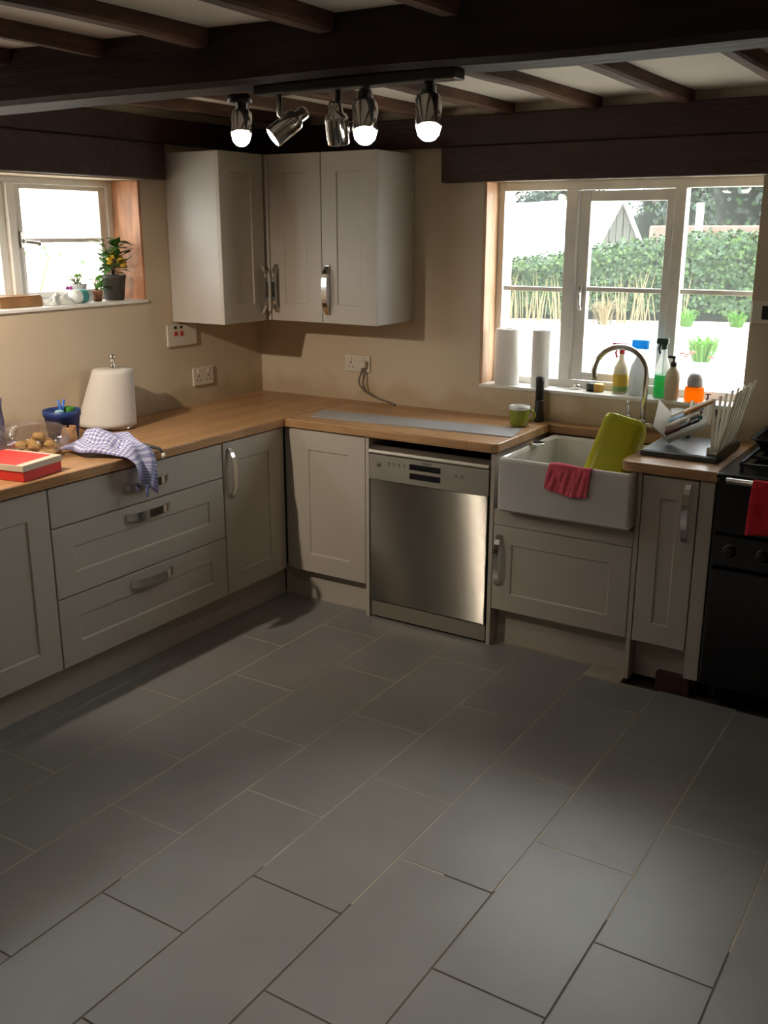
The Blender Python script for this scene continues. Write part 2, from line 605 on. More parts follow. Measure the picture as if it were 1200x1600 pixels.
FACE_BACK = lambda x, y, z: Matrix(((1, 0, 0, x), (0, 0, -1, y), (0, 1, 0, z), (0, 0, 0, 1)))   # front looks to -y
FACE_LEFT = lambda x, y, z: Matrix(((0, 0, 1, x), (1, 0, 0, y), (0, 1, 0, z), (0, 0, 0, 1)))    # front looks to +x


def rect(u0, u1, v0, v1, n):
    return [(u0, v0, n), (u1, v0, n), (u1, v1, n), (u0, v1, n)]


def shaker(b, M4, w, h, t=0.02, rail=0.085, rec=0.0055, slab=False, rail_v=None):
    rv = rail_v if rail_v else rail
    e = 0.002
    rs = [rect(0, w, 0, h, 0), rect(0, w, 0, h, t - e), rect(e, w - e, e, h - e, t)]
    if not slab:
        rs += [rect(rail, w - rail, rv, h - rv, t), rect(rail + .006, w - rail - .006, rv + .006, h - rv - .006, t - rec)]
    b.rings(rs, 0, M4)


def bow_handle(name, M4, length, parent, vertical=True, mat_='chrome', width=0.024, stand=0.030):
    """flat arched pull; M4 maps (u right, v up, n out) with the origin at the handle's centre"""
    b = B()
    N = 12
    rs = []
    t = 0.005
    for k in range(N + 1):
        s = -1 + 2 * k / N
        d = stand * (1 - abs(s) ** 3.2)
        wv = width * (0.5 if abs(s) > 0.999 else 0.5 + 0.06 * (1 - s * s))
        c = s * length / 2
        sl = Vector((1, -3.2 * stand * (abs(s) ** 2.2) * (1 if s > 0 else -1) / (length / 2))).normalized()
        nx, nd = -sl[1], sl[0]
        p = [(-wv, c, d), (wv, c, d), (wv, c + nx * t, d + nd * t), (-wv, c + nx * t, d + nd * t)]
        if not vertical:
            p = [(q[1], q[0], q[2]) for q in p]
        rs.append(p)
    b.rings(rs, 0, M4)
    for s in (-1, 1):
        c = s * (length / 2 - 0.008)
        if vertical:
            b.box(-width / 2, width / 2, c - .010, c + .010, 0, 0.006, 0.001, 0, M4)
        else:
            b.box(c - .010, c + .010, -width / 2, width / 2, 0, 0.006, 0.001, 0, M4)
    return b.done(name, mat_, parent)


# ------------------------------------------------------------------ room shell
# floor: sub-floor, grout bed and single tiles
floor = B().box(-0.35, 4.4, -5.8, 0.35, -0.12, -0.03).done('floor', 'screed')
tag(floor, 'grey porcelain tile floor laid in a staggered bond', None, None, 'structure')
GR = []
TX0, TW, TL, G = 0.655, 0.3062, 0.622, 0.0042
col_y = [-1.095, -0.800, -1.125, -0.825, -1.165, -0.870, -1.210, -0.905]
EDGE_X = 2.46


def tile_end(x):
    return -0.54 if x < EDGE_X else -0.66


gb = B()
nb_ = B()
for c in range(-1, 12):
    # the rows nearest the camera are not grouted yet on the right of the room
    x0 = 0.50 if c == -1 else TX0 + TW * c - TW * .5
    x1 = TX0 + TW * (c + .5)
    far = -0.52 if x1 < EDGE_X else -0.645
    near = {3: -2.62, 4: -2.36, 5: -2.36, 6: -2.10, 7: -2.05, 8: -2.0}.get(c, -5.7 if c < 3 else -2.0)
    gb.box(x0, x1, near, far, -0.03, -0.0007)
    if near > -5.6:
        nb_.box(x0, x1, -5.7, near, -0.03, -0.0022)
gb.done('grout_bed', 'grout', floor)
nb_.done('open_joint_bed', 'open_joint', floor)
for c in range(-1, 12):
    x0 = TX0 + TW * c
    x1 = x0 + TW
    yb = col_y[c] if 0 <= c < 8 else (-0.80 if c % 2 else -1.10)
    edge = min(-0.54, -0.54) if x1 < EDGE_X else (-0.63 - 0.012 * (c % 3))
    k = -2
    while True:
        ya = yb - TL * k            # far edge
        yc = ya - TL
        k += 1
        if yc > edge - 0.02:
            continue
        if ya < -5.0:
            break
        ya2 = min(ya, edge)
        xa, xb = x0 + G / 2, x1 - G / 2
        if c == -1:
            xa = 0.50
        if xb > 4.3:
            break
        dz = U(-0.0006, 0.0006)
        B().box(xa, xb, yc + G / 2, ya2 - G / 2, -0.012, dz, 0.0012, seg=1).done('tile', 'tile', floor)

# back wall with the window opening
WX0, WX1, WZ0, WZ1 = 1.34, 2.565, 1.04, 1.98
wb = B()
wb.box(-0.35, WX0, 0, 0.32, -0.1, 2.32)
wb.box(WX1, 4.4, 0, 0.32, -0.1, 2.32)
wb.box(WX0, WX1, 0, 0.32, -0.1, WZ0)
wb.box(WX0, WX1, 0, 0.32, WZ1, 2.32)
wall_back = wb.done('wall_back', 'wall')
tag(wall_back, 'beige plastered back wall with the wide window above the sink', None, None, 'structure')
B().box(0.0, 4.3, -0.045, 0.001, 2.132, 2.262, 0.006).done('wall_plate', 'lintel', wall_back)
B().box(1.142, 4.3, -0.055, 0.001, 1.976, 2.130, 0.006).done('lintel', 'lintel', wall_back)

# left wall with its window opening
VY0, VY1, VZ0, VZ1 = -2.35, -0.833, 1.437, 1.985
wl = B()
wl.box(-0.35, 0, VY1, 0.0, -0.1, 2.32)
wl.box(-0.35, 0, -5.7, VY0, -0.1, 2.32)
wl.box(-0.35, 0, VY0, VY1, -0.1, VZ0)
wl.box(-0.35, 0, VY0, VY1, VZ1, 2.32)
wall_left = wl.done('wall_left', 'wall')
tag(wall_left, 'beige plastered left wall with the small window over the counter', None, None, 'structure')
B().box(-0.001, 0.045, -3.2, -0.045, 2.15, 2.262, 0.006).done('wall_plate', 'lintel', wall_left)
B().box(-0.001, 0.055, -3.0, -0.712, 1.990, 2.148, 0.006).done('lintel', 'lintel', wall_left)

tag(B().box(4.3, 4.45, -5.8, 0.0, -0.1, 2.32).done('wall_right', 'wall'), 'plain beige right wall outside the picture', None, None, 'structure')
tag(B().box(-0.35, 4.45, -5.9, -5.7, -0.1, 2.32).done('wall_front', 'wall'), 'plain beige wall behind the camera', None, None, 'structure')

# ceiling with beam and joists
ceiling = B().box(-0.35, 4.45, -5.9, 0.35, 2.30, 2.45).done('ceiling', 'ceiling')
tag(ceiling, 'off white boarded ceiling between dark timber joists', None, None, 'structure')
bb = B()
rs = []
for i in range(29):
    x = 4.3 * i / 28
    bow = -0.20 * max(0, (2.3 - x) / 2.3) ** 1.5
    wob = 0.010 * noise.noise(Vector((x * 2.1, 0, 0)))
    wob2 = 0.010 * noise.noise(Vector((x * 1.7, 5, 0)))
    yf, ybk = -1.965 + bow + wob, -1.815 + bow * 0.75 + wob2
    zb = 2.150 + 0.012 * noise.noise(Vector((x * 1.3, 9, 0))) - 0.010 * max(0, (1.6 - x))
    c = 0.014
    rs.append([(x, yf, 2.31), (x, ybk, 2.31), (x, ybk, zb + c), (x, ybk - c, zb), (x, yf + c, zb), (x, yf, zb + c)])
bb.rings(rs)
bb.done('beam', 'beam', ceiling)
for k, jx in enumerate([0.36, 0.73, 1.10, 1.47, 1.865, 2.245, 2.675, 3.06, 3.45, 3.86]):
    for (ya, yb) in ((-1.86, -0.03), (-5.6, -1.99)):
        n = 14
        w = U(0.046, 0.058)
        dx = U(-0.012, 0.012)
        rs = []
        for i in range(n + 1):
            y = ya + (yb - ya) * i / n
            o1 = 0.010 * noise.noise(Vector((jx * 7, y * 2.5, 1)))
            o2 = 0.010 * noise.noise(Vector((jx * 7, y * 2.5, 4)))
            zb = 2.254 + 0.008 * noise.noise(Vector((jx * 7, y * 2, 8)))
            a, b2 = jx - w / 2 + o1 + dx * (y / 2), jx + w / 2 + o2 + dx * (y / 2)
            rs.append([(a, y, 2.302), (b2, y, 2.302), (b2, y, zb + .008), (b2 - .008, y, zb), (a + .008, y, zb), (a, y, zb + .008)])
        B().rings(rs).done('joist', 'joist', ceiling)

# ------------------------------------------------------------------ back window
win1 = thing('window_1', (1.95, 0.15, WZ0), 'white wooden three light casement window above the sink', None, None, 'structure')
FY0, FY1 = 0.125, 0.185
B().box(WX0, WX0 + .045, FY0, FY1, 1.055, WZ1, .003).done('frame_jamb', 'white_frame', win1)
B().box(WX1 - .022, WX1, FY0, FY1, 1.055, WZ1, .003).done('frame_jamb', 'white_frame', win1)
B().box(WX0 + .045, WX1 - .022, FY0, FY1, 1.940, WZ1, .003).done('frame_head', 'white_frame', win1)
B().box(WX0 + .045, WX1 - .022, FY0, FY1 + .04, 1.055, 1.090, .003).done('frame_sill', 'white_frame', win1)
B().box(1.692, 1.748, FY0 - .005, FY1, 1.09, 1.94, .004).done('mullion', 'white_frame', win1)
B().box(2.181, 2.231, FY0 - .005, FY1, 1.09, 1.94, .004).done('mullion', 'white_frame', win1)


def light(x0, x1, z0, z1, barz, y, st=0.018, sash=None):
    """glazing bar and two panes of one light"""
    B().box(x0, x1, y - .012, y + .012, barz - .010, barz + .010, .002).done('glazing_bar', 'white_frame', win1)
    B().box(x0 - .004, x1 + .004, y - .002, y + .002, barz + .010, z1 + .004).done('pane', 'glass', win1)
    B().box(x0 - .004, x1 + .004, y - .002, y + .002, z0 - .004, barz - .010).done('pane', 'glass', win1)


light(WX0 + .045, 1.692, 1.09, 1.94, 1.50, 0.158)
light(2.231, WX1 - .022, 1.09, 1.94, 1.510, 0.158)
cs = thing('casement', (1.965, 0.15, 1.09))
cs.parent = win1
cs.matrix_parent_inverse = Matrix.Identity(4)
cs.location = Vector((1.965, 0.15, 1.09)) - ORIGIN[win1.name]
sb = B()
sb.box(1.752, 1.806, .132, .172, 1.094, 1.936, .003)
sb.box(2.148, 2.178, .132, .172, 1.094, 1.936, .003)
sb.box(1.806, 2.148, .132, .172, 1.890, 1.936, .003)
sb.box(1.806, 2.148, .132, .172, 1.094, 1.130, .003)
sb.done('sash', 'white_frame', cs)
B().box(1.806, 2.148, .140, .166, 1.498, 1.518, .002).done('glazing_bar', 'white_frame', cs)
B().box(1.800, 2.152, .150, .154, 1.518, 1.895).done('pane', 'glass', cs)
B().box(1.800, 2.152, .150, .154, 1.125, 1.498).done('pane', 'glass', cs)
hb = B()
hb.box(1.770, 1.786, .118, .134, 1.43, 1.52, .003)
hb.tube([(1.778, .122, 1.50), (1.782, .104, 1.48), (1.786, .100, 1.44), (1.789, .104, 1.415)], [.007, .007, .006, .009])
hb.done('latch', 'satin', cs)
B().box(WX0, WX0 + .014, 0.001, FY0, 1.055, WZ1 - .002, .002).done('lining_board', 'pine_pale', win1)
sl = B()
sl.box(WX0, WX1, -0.006, FY0, 1.040, 1.0555, .003)
sl.done('inner_sill', 'white_frame', win1)
B().box(WX0, WX1, .186, .38, 1.01, 1.045, .004).done('outer_sill', 'white_frame', win1)

# ------------------------------------------------------------------ left window
win2 = thing('window_2', (-0.2, -1.4, VZ0), 'white wooden casement window in the left wall above the plants', None, None, 'structure')
gx0, gx1 = -0.235, -0.172
B().box(gx0, gx1, VY1 - .045, VY1, 1.452, VZ1, .003).done('frame_jamb', 'white_frame', win2)
B().box(gx0, gx1, VY0, VY1 - .045, 1.958, VZ1, .003).done('frame_head', 'white_frame', win2)
B().box(gx0 - .03, gx1, VY0, VY1 - .045, 1.452, 1.474, .003).done('frame_sill', 'white_frame', win2)
B().box(gx0, gx1 + .012, -1.440, -1.400, 1.474, 1.958, .004).done('mullion', 'white_frame', win2)


def sash2(ya, yb, name='casement'):
    c = thing(name, (-0.2, (ya + yb) / 2, 1.474))
    c.parent = win2
    c.location = Vector((-0.2, (ya + yb) / 2, 1.474)) - ORIGIN[win2.name]
    s = B()
    s.box(-.222, -.178, ya, ya + .040, 1.476, 1.956, .003)
    s.box(-.222, -.178, yb - .040, yb, 1.476, 1.956, .003)
    s.box(-.222, -.178, ya + .04, yb - .04, 1.936, 1.956, .003)
    s.box(-.222, -.178, ya + .04, yb - .04, 1.476, 1.502, .003)
    s.done('sash', 'white_frame', c)
    B().box(-.214, -.186, ya + .04, yb - .04, 1.712, 1.730, .002).done('glazing_bar', 'white_frame', c)
    B().box(-.202, -.198, ya + .035, yb - .035, 1.730, 1.940).done('pane', 'glass', c)
    B().box(-.202, -.198, ya + .035, yb - .035, 1.498, 1.712).done('pane', 'glass', c)
    return c


c1 = sash2(-1.398, -0.885)
sash2(-1.93, -1.442)
lt = B()
lt.box(-.178, -.166, -1.385, -1.365, 1.69, 1.76, .003)
lt.tube([(-.170, -1.375, 1.722), (-.152, -1.360, 1.716), (-.145, -1.330, 1.712), (-.147, -1.305, 1.708)], [.007, .007, .007, .012])
lt.done('latch', 'satin', c1)
B().box(gx1, -0.001, VY1 - .016, VY1 - .001, 1.452, VZ1 - .002, .002).done('lining_board', 'pine', win2)
B().box(gx1, 0.010, VY0, VY1 - .001, VZ0, 1.452, .003).done('inner_sill', 'white_frame', win2)

# ------------------------------------------------------------------ base units, left run (fronts look to +x)
XF = 0.594          # carcass front; doors are 20 mm
ZB, ZT = 0.155, 0.866


def carcass(parent, x0, x1, y0, y1, z0, z1):
    B().box(x0, x1, y0, y1, z0, z1).done('carcass', 'carcass', parent)


u1 = thing('base_cabinet', (0.3, -2.29, 0.0), 'cream base cabinet with a single shaker door at the left edge of the picture', 'cabinet', 'base cabinets')
carcass(u1, 0.02, XF, -2.60, -1.990, ZB, ZT)
b = B()
shaker(b, FACE_LEFT(XF, -2.585, ZB), 0.594, ZT - ZB - .003, rail=.095)
d = b.done('door', 'paint', u1)

u2 = thing('drawer_unit', (0.3, -1.515, 0.0), 'wide cream kitchen unit of three drawers under the tea towel', 'drawers', 'base cabinets')
carcass(u2, 0.02, XF, -1.988, -1.043, ZB, ZT)
for z0, z1, slab, hz, hy in ((0.712, ZT - .003, True, 0.788, -1.508), (0.434, 0.707, False, 0.667, -1.508), (ZB, 0.429, False, 0.385, -1.506)):
    b = B()
    shaker(b, FACE_LEFT(XF, -1.986, z0), 0.940, z1 - z0, rail=.095, rail_v=.085, slab=slab)
    d = b.done('drawer_front', 'paint', u2)
    bow_handle('handle', FACE_LEFT(XF + .02, hy, hz), 0.235, d, vertical=False, width=.030)

u3 = thing('base_cabinet', (0.3, -0.84, 0.0), 'narrow cream shaker cabinet with upright handle beside the inner corner', 'cabinet', 'base cabinets')
carcass(u3, 0.02, XF, -1.041, -0.600, ZB, ZT)
b = B()
shaker(b, FACE_LEFT(XF, -1.039, ZB), 0.408, ZT - ZB - .003, rail=.09)
d = b.done('door', 'paint', u3)
bow_handle('handle', FACE_LEFT(XF + .02, -0.998, 0.72), 0.225, d, width=.022)
B().box(XF - .02, XF + .012, -0.628, -0.598, ZB, ZT, .002).done('corner_post', 'paint', u3)

pl = B().box(0.535, 0.553, -2.62, -0.545, -0.001, 0.150, .001).done('kickboard', 'paint')
tag(place(pl, (0.544, -1.6, 0)), 'long cream kickboard under the left row of units', 'kickboard', 'kickboards')

# ------------------------------------------------------------------ base units, back run (fronts look to -y)
YF = -0.577
u4 = thing('base_cabinet', (0.86, -0.3, 0.0), 'cream shaker corner cabinet without a handle, left of the dishwasher', 'cabinet', 'base cabinets')
carcass(u4, 0.60, 1.074, YF, -0.02, 0.160, ZT)
B().box(0.636, 0.656, YF - .012, YF + .02, 0.160, ZT, .002).done('corner_post', 'paint', u4)
b = B()
shaker(b, FACE_BACK(0.659, YF, 0.160), 0.414, ZT - .163, rail=.092)
b.done('door', 'paint', u4)
B().box(1.076, 1.094, YF - .02, -0.02, 0.0, 0.868, .001).done('end_panel', 'paint', u4)
pl = B().box(0.556, 1.074, -0.540, -0.522, -0.001, 0.150, .001).done('kickboard', 'paint')
tag(place(pl, (0.82, -0.53, 0)), 'short cream kickboard under the corner cabinet beside the dishwasher', 'kickboard', 'kickboards')

u5 = thing('sink_cabinet', (2.03, -0.3, 0.0), 'cream cabinet with one low shaker door under the white sink', 'cabinet', 'base cabinets')
B().box(1.708, 1.726, YF - .02, -0.02, 0.0, 0.868, .001).done('end_panel', 'paint', u5)
B().box(2.338, 2.356, YF - .02, -0.02, 0.0, 0.868, .001).done('end_panel', 'paint', u5)
carcass(u5, 1.728, 2.336, YF, -0.02, 0.176, 0.62)
B().box(1.728, 2.336, YF - .018, YF, 0.562, 0.628, .002).done('top_rail', 'paint', u5)
b = B()
shaker(b, FACE_BACK(1.729, YF, 0.178), 0.606, 0.381, rail=.085, rail_v=.078)
d = b.done('door', 'paint', u5)
bow_handle('handle', FACE_BACK(1.758, YF - .02, 0.405), 0.225, d, width=.022)
B().box(1.728, 2.336, -0.528, -0.510, -0.001, 0.170, .001).done('kickboard', 'paint', u5)

u6 = thing('base_cabinet', (2.47, -0.3, 0.0), 'slim cream shaker cabinet between the sink and the black cooker', 'cabinet', 'base cabinets')
carcass(u6, 2.358, 2.574, YF, -0.02, 0.172, ZT)
b = B()
shaker(b, FACE_BACK(2.360, YF, 0.174), 0.212, ZT - .178, rail=.072, rail_v=.085)
d = b.done('door', 'paint', u6)
bow_handle('handle', FACE_BACK(2.535, YF - .02, 0.735), 0.225, d, width=.022)
B().box(2.577, 2.632, YF - .02, YF + .02, 0.060, ZT, .002).done('filler_panel', 'paint', u6)
B().box(2.358, 2.60, -0.528, -0.510, -0.001, 0.165, .001).done('kickboard', 'paint', u6)

o = B().box(2.46, 2.60, -0.572, -0.535, -0.030, 0.050, .006).done('brick_offcut', 'brick_dark')
tag(place(o, (2.53, -0.55, -0.03)), 'dark reddish brick offcut on the bare floor under the slim cabinet', 'brick')

# ------------------------------------------------------------------ worktops
wt = B().prism([(0.001, -2.9), (0.628, -2.9), (0.628, -0.001), (0.001, -0.001)], 0.870, 0.910, bev=.004)
o = wt.done('worktop', 'oak_y')
tag(place(o, (0.31, -1.4, 0.87)), 'oak worktop running along the left wall', 'worktop', 'worktops')


def arc(cx, cy, r, a0, a1, n=6):
    return [(cx + r * math.cos(math.radians(a0 + (a1 - a0) * k / n)), cy + r * math.sin(math.radians(a0 + (a1 - a0) * k / n))) for k in range(n + 1)]


poly = [(0.629, -0.001), (0.629, -0.612)]
poly += arc(1.738 - .035, -0.612 + .035, .035, -90, 0)
poly += [(1.738, -0.075), (2.268, -0.075)]
poly += arc(2.268 + .035, -0.612 + .035, .035, 180, 270)
poly += [(2.640, -0.612), (2.640, -0.001)]
wt = B().prism(poly, 0.870, 0.910, bev=.005)
o = wt.done('worktop', 'oak_x')
tag(place(o, (1.6, -0.3, 0.87)), 'oak worktop on the back wall, cut out around the sink', 'worktop', 'worktops')

# ------------------------------------------------------------------ belfast sink
sk = B()
SY0, SY1, SZ0, SZ1 = -0.655, -0.085, 0.642, 0.8692


def rrect(x0, x1, y0, y1, r, z, n=4):
    p = []
    for cx, cy, a in ((x1 - r, y0 + r, -90), (x1 - r, y1 - r, 0), (x0 + r, y1 - r, 90), (x0 + r, y0 + r, 180)):
        p += [(x, y, z) for x, y in arc(cx, cy, r, a, a + 90, n)]
    return p


SX0, SX1 = 1.765, 2.336
e = .008
sk.rings([rrect(SX0 + e, SX1 - e, SY0 + e, SY1 - e, .012, SZ0), rrect(SX0, SX1, SY0, SY1, .018, SZ0 + e), rrect(SX0, SX1, SY0, SY1, .018, SZ1 - .012),
          rrect(SX0 + .004, SX1 - .004, SY0 + .004, SY1 - .004, .018, SZ1 - .003), rrect(SX0 + .012, SX1 - .012, SY0 + .012, SY1 - .012, .018, SZ1),
          rrect(SX0 + .022, SX1 - .022, SY0 + .022, SY1 - .022, .02, SZ1 - .002), rrect(SX0 + .028, SX1 - .028, SY0 + .028, SY1 - .028, .022, SZ1 - .012),
          rrect(SX0 + .034, SX1 - .034, SY0 + .034, SY1 - .034, .03, SZ0 + .05), rrect(SX0 + .06, SX1 - .06, SY0 + .06, SY1 - .06, .03, SZ0 + .03)], smooth=False)
sink = sk.done('butler_sink', 'ceramic')
tag(place(sink, (2.05, -0.37, SZ0)), 'deep white ceramic butler sink standing proud of the cabinets', 'sink')
for f in sink.data.polygons:
    f.use_smooth = False

# tap
tap = thing('mixer_tap', (2.165, -0.045, 0.910), 'tall chrome swan neck mixer tap behind the sink', 'tap')
tb = B()
tb.lathe([(.026, 0), (.026, .012), (.019, .018), (.016, .05), (.016, .06)], (2.165, -.045, .910), 20)
tb.done('base', 'chrome', tap)
pts = [(2.165, -.045, .965), (2.166, -.045, 1.05), (2.168, -.045, 1.15)]
for k in range(0, 15):
    a = math.radians(0 + 195 * k / 14)
    pts.append((2.055 + .112 * math.cos(a), -.045 - 0.035 * k / 14, 1.172 + .108 * math.sin(a)))
pts.append((1.948, -.082, 1.130))
B().tube(pts, .0125, 14).done('spout', 'chrome', tap)
b = B()
b.tube([(2.085, -.045, .945), (2.245, -.045, .945)], .013, 12)
b.done('cross_body', 'chrome', tap)
for s in (-1, 1):
    x = 2.165 + s * .063
    b = B()
    b.tube([(x, -.045, .950), (x, -.045, .985)], .011, 10)
    b.tube([(x, -.045, .985), (x + s * .004, -.045, 1.035)], .0045, 8)
    b.tube([(x + s * .004, -.045, 1.033), (x + s * .005, -.045, 1.047)], .007, 8)
    b.done('lever', 'chrome', tap)

# ------------------------------------------------------------------ dishwasher
dw = thing('dishwasher', (1.402, -0.3, 0.0), 'freestanding brushed steel dishwasher under the worktop', 'dishwasher')
B().box(1.106, 1.698, -0.560, -0.02, 0.0, 0.815).done('body', 'black_plastic', dw)
b = B()
b.box(1.103, 1.700, -0.602, -0.560, 0.092, 0.679, .004)
b.done('door', 'steel', dw)
cp = B()
rs = []
for x in (1.100, 1.703):
    rs.append([(x, -0.560, 0.681), (x, -0.606, 0.681), (x, -0.604, 0.795), (x, -0.560, 0.795)])
cp.rings(rs)
cp = cp.done('control_panel', 'steel_plain', dw)
gp = B()
rs = []
for x in (1.100, 1.703):
    rs.append([(x, -0.555, 0.796), (x, -0.608, 0.799), (x, -0.612, 0.806), (x, -0.604, 0.816), (x, -0.575, 0.828), (x, -0.555, 0.828)])
gp.rings(rs)
gp.done('grip_edge', 'steel_plain', dw)
B().box(1.315, 1.470, -0.6075, -0.602, 0.748, 0.774, .001).done('display', 'display', dw)
B().box(1.315, 1.470, -0.6075, -0.602, 0.706, 0.733, .001).done('display', 'display', dw)
for k in range(5):
    x = 1.200 + .027 * k
    pb = B()
    pb.box(x, x + .012, -.6065, -.604, .752, .756)
    pb.box(x + .002, x + .010, -.6065, -.604, .760, .768)
    pb.done('printed_symbol', 'print_dark', dw)
for k in range(2):
    x = 1.540 + .028 * k
    B().box(x, x + .014, -.6065, -.604, .742, .757).done('printed_symbol', 'print_dark', dw)
pb = B()
pb.lathe([(.013, 0), (.013, .0015)], (0, 0, 0), 20, 0, FACE_BACK(1.152, -.605, .752))
pb.done('power_button', 'print_dark', dw)
B().box(1.378, 1.424, -.6065, -.604, .780, .787).done('printed_name', 'print_dark', dw)
B().box(1.104, 1.700, -0.592, -0.560, 0.012, 0.088, .002).done('kick_plate', 'steel_plain', dw)

# ------------------------------------------------------------------ range cooker
rc = thing('range_cooker', (3.1, -0.33, 0.0), 'black enamel range cooker at the right edge of the picture', 'cooker')
B().box(2.648, 3.55, -0.640, -0.03, 0.075, 0.895, .004).done('body', 'black', rc)
B().box(2.646, 3.552, -0.655, -0.03, 0.897, 0.918, .005).done('hob', 'black', rc)
B().box(2.655, 3.10, -0.662, -0.641, 0.110, 0.560, .006).done('oven_door', 'black', rc)
B().box(3.11, 3.545, -0.662, -0.641, 0.110, 0.560, .006).done('oven_door', 'black', rc)
B().box(2.655, 3.545, -0.660, -0.641, 0.575, 0.690, .004).done('control_panel', 'black', rc)
for k in range(7):
    x = 2.722 + .117 * k
    kb = B()
    Mk = FACE_BACK(x, -.660, .632)
    kb.lathe([(.024, 0), (.024, .004), (.021, .005), (.019, .024), (.015, .028)], (0, 0, 0), 20, 0, Mk)
    kn = kb.done('knob', 'black', rc)
    kb = B()
    rs = []
    for j in range(25):
        a = 2 * math.pi * j / 24
    kb.lathe([(.0245, .0), (.0275, .0), (.0275, .004), (.0245, .004)], (0, 0, 0), 24, 0, Mk, cap0=False, cap1=False)
    kb.done('bezel', 'dark_metal', kn)
rb = B()
rb.tube([(2.692, -.700, .905), (3.53, -.700, .905)], .0115, 12)
rb.done('towel_rail', 'satin', rc)
for x in (2.702, 3.51):
    B().tube([(x, -.655, .905), (x, -.700, .905)], .009, 8).done('rail_bracket', 'black', rc)
for (x0, x1) in ((2.70, 3.02), (3.06, 3.38)):
    gb = B()
    for t in (0, .5, 1):
        xx = x0 + .01 + (x1 - x0 - .02) * t
        gb.box(xx - .006, xx + .006, -.56, -.10, .938, .950, .002)
    for t in (0, .33, .66, 1):
        yy = -.555 + .45 * t
        gb.box(x0, x1, yy - .006, yy + .006, .932, .944, .002)
    for xx in (x0 + .01, x1 - .01):
        for yy in (-.55, -.11):
            gb.box(xx - .007, xx + .007, yy - .007, yy + .007, .917, .935)
    gb.done('pan_support', 'black_matt', rc)
for xx in (2.70, 3.5):
    for yy in (-.58, -.1):
        B().lathe([(.02, 0), (.018, .075)], (xx, yy, 0), 12).done('foot', 'black_plastic', rc)
    if xx == 2.70:
        for ob in list(rc.children):
            pass

tp = B()
rs = [rrect(2.72, 3.05, -.33, -.07, .03, .951), rrect(2.695, 3.075, -.355, -.045, .035, .990), rrect(2.682, 3.088, -.368, -.032, .04, .994),
      rrect(2.682, 3.088, -.368, -.032, .04, .998), rrect(2.700, 3.070, -.350, -.050, .035, .995), rrect(2.725, 3.045, -.325, -.075, .03, .956)]
tp.rings(rs)
o = tp.done('roasting_tin', 'black_matt')
tag(place(o, (2.85, -.24, .951)), 'black roasting tin standing on the cooker hob', 'tin')


def towel_fn(x0, x1, ztop, zb_front, zb_back, yr, rad, wav=.006):
    def fn(s, t):
        L1 = ztop - zb_front
        L2 = ztop - zb_back
        L = L1 + L2 + math.pi * rad
        q = s * L
        x = x0 + (x1 - x0) * t
        w = wav * math.sin(t * 9 + s * 3) + wav * .6 * math.sin(t * 21 + 1)
        if q < L1:
            k = 1 - q / L1
            return (x + .012 * k * (t - .5) - 0.01 * k * math.sin(t * 3), yr - rad - (.004 + abs(w)) * min(1, k * 3) - .004, zb_front + q + .010 * k * math.sin(t * 4))
        if q < L1 + math.pi * rad:
            a = (q - L1) / rad
            return (x, yr - rad * math.cos(a), ztop + rad * math.sin(a))
        k = (q - L1 - math.pi * rad) / L2
        return (x, yr + rad + .002, ztop - L2 * k)
    return fn


b = B()
b.grid(towel_fn(2.785, 3.05, .905, .722, .745, -.700, .0145), 46, 24)
o = b.done('hand_towel', 'red_cloth', solid=.004)
tag(o, 'red towel hung over the cooker rail', 'towel')

# ------------------------------------------------------------------ wall cabinets
w1 = thing('wall_cabinet', (0.16, -0.35, 1.33), 'cream wall cabinet on the left wall with its broad side facing the window', 'cabinet', 'wall cabinets')
B().box(0.002, 0.315, -0.672, -0.003, 1.335, 2.112, .002).done('carcass', 'carcass', w1)
b = B()
shaker(b, FACE_LEFT(0.315, -0.672, 1.335), 0.312, 0.777, rail=.085)
d = b.done('door', 'paint', w1)
bow_handle('handle', FACE_LEFT(0.335, -0.395, 1.485), 0.225, d, width=.022)
w2 = thing('wall_cabinet', (0.66, -0.16, 1.33), 'cream wall cabinet with two shaker doors on the back wall', 'cabinet', 'wall cabinets')
B().box(0.317, 0.968, -0.315, -0.003, 1.335, 2.112, .002).done('carcass', 'carcass', w2)
B().box(0.317, 0.348, -0.340, -0.315, 1.335, 2.112, .001).done('corner_post', 'paint', w2)
for x0, x1, hx in ((0.350, 0.658, 0.388), (0.661, 0.967, 0.693)):
    b = B()
    shaker(b, FACE_BACK(x0, -0.315, 1.335), x1 - x0, 0.777, rail=.085)
    d = b.done('door', 'paint', w2)
    bow_handle('handle', FACE_BACK(hx, -0.335, 1.490), 0.225, d, width=.026)


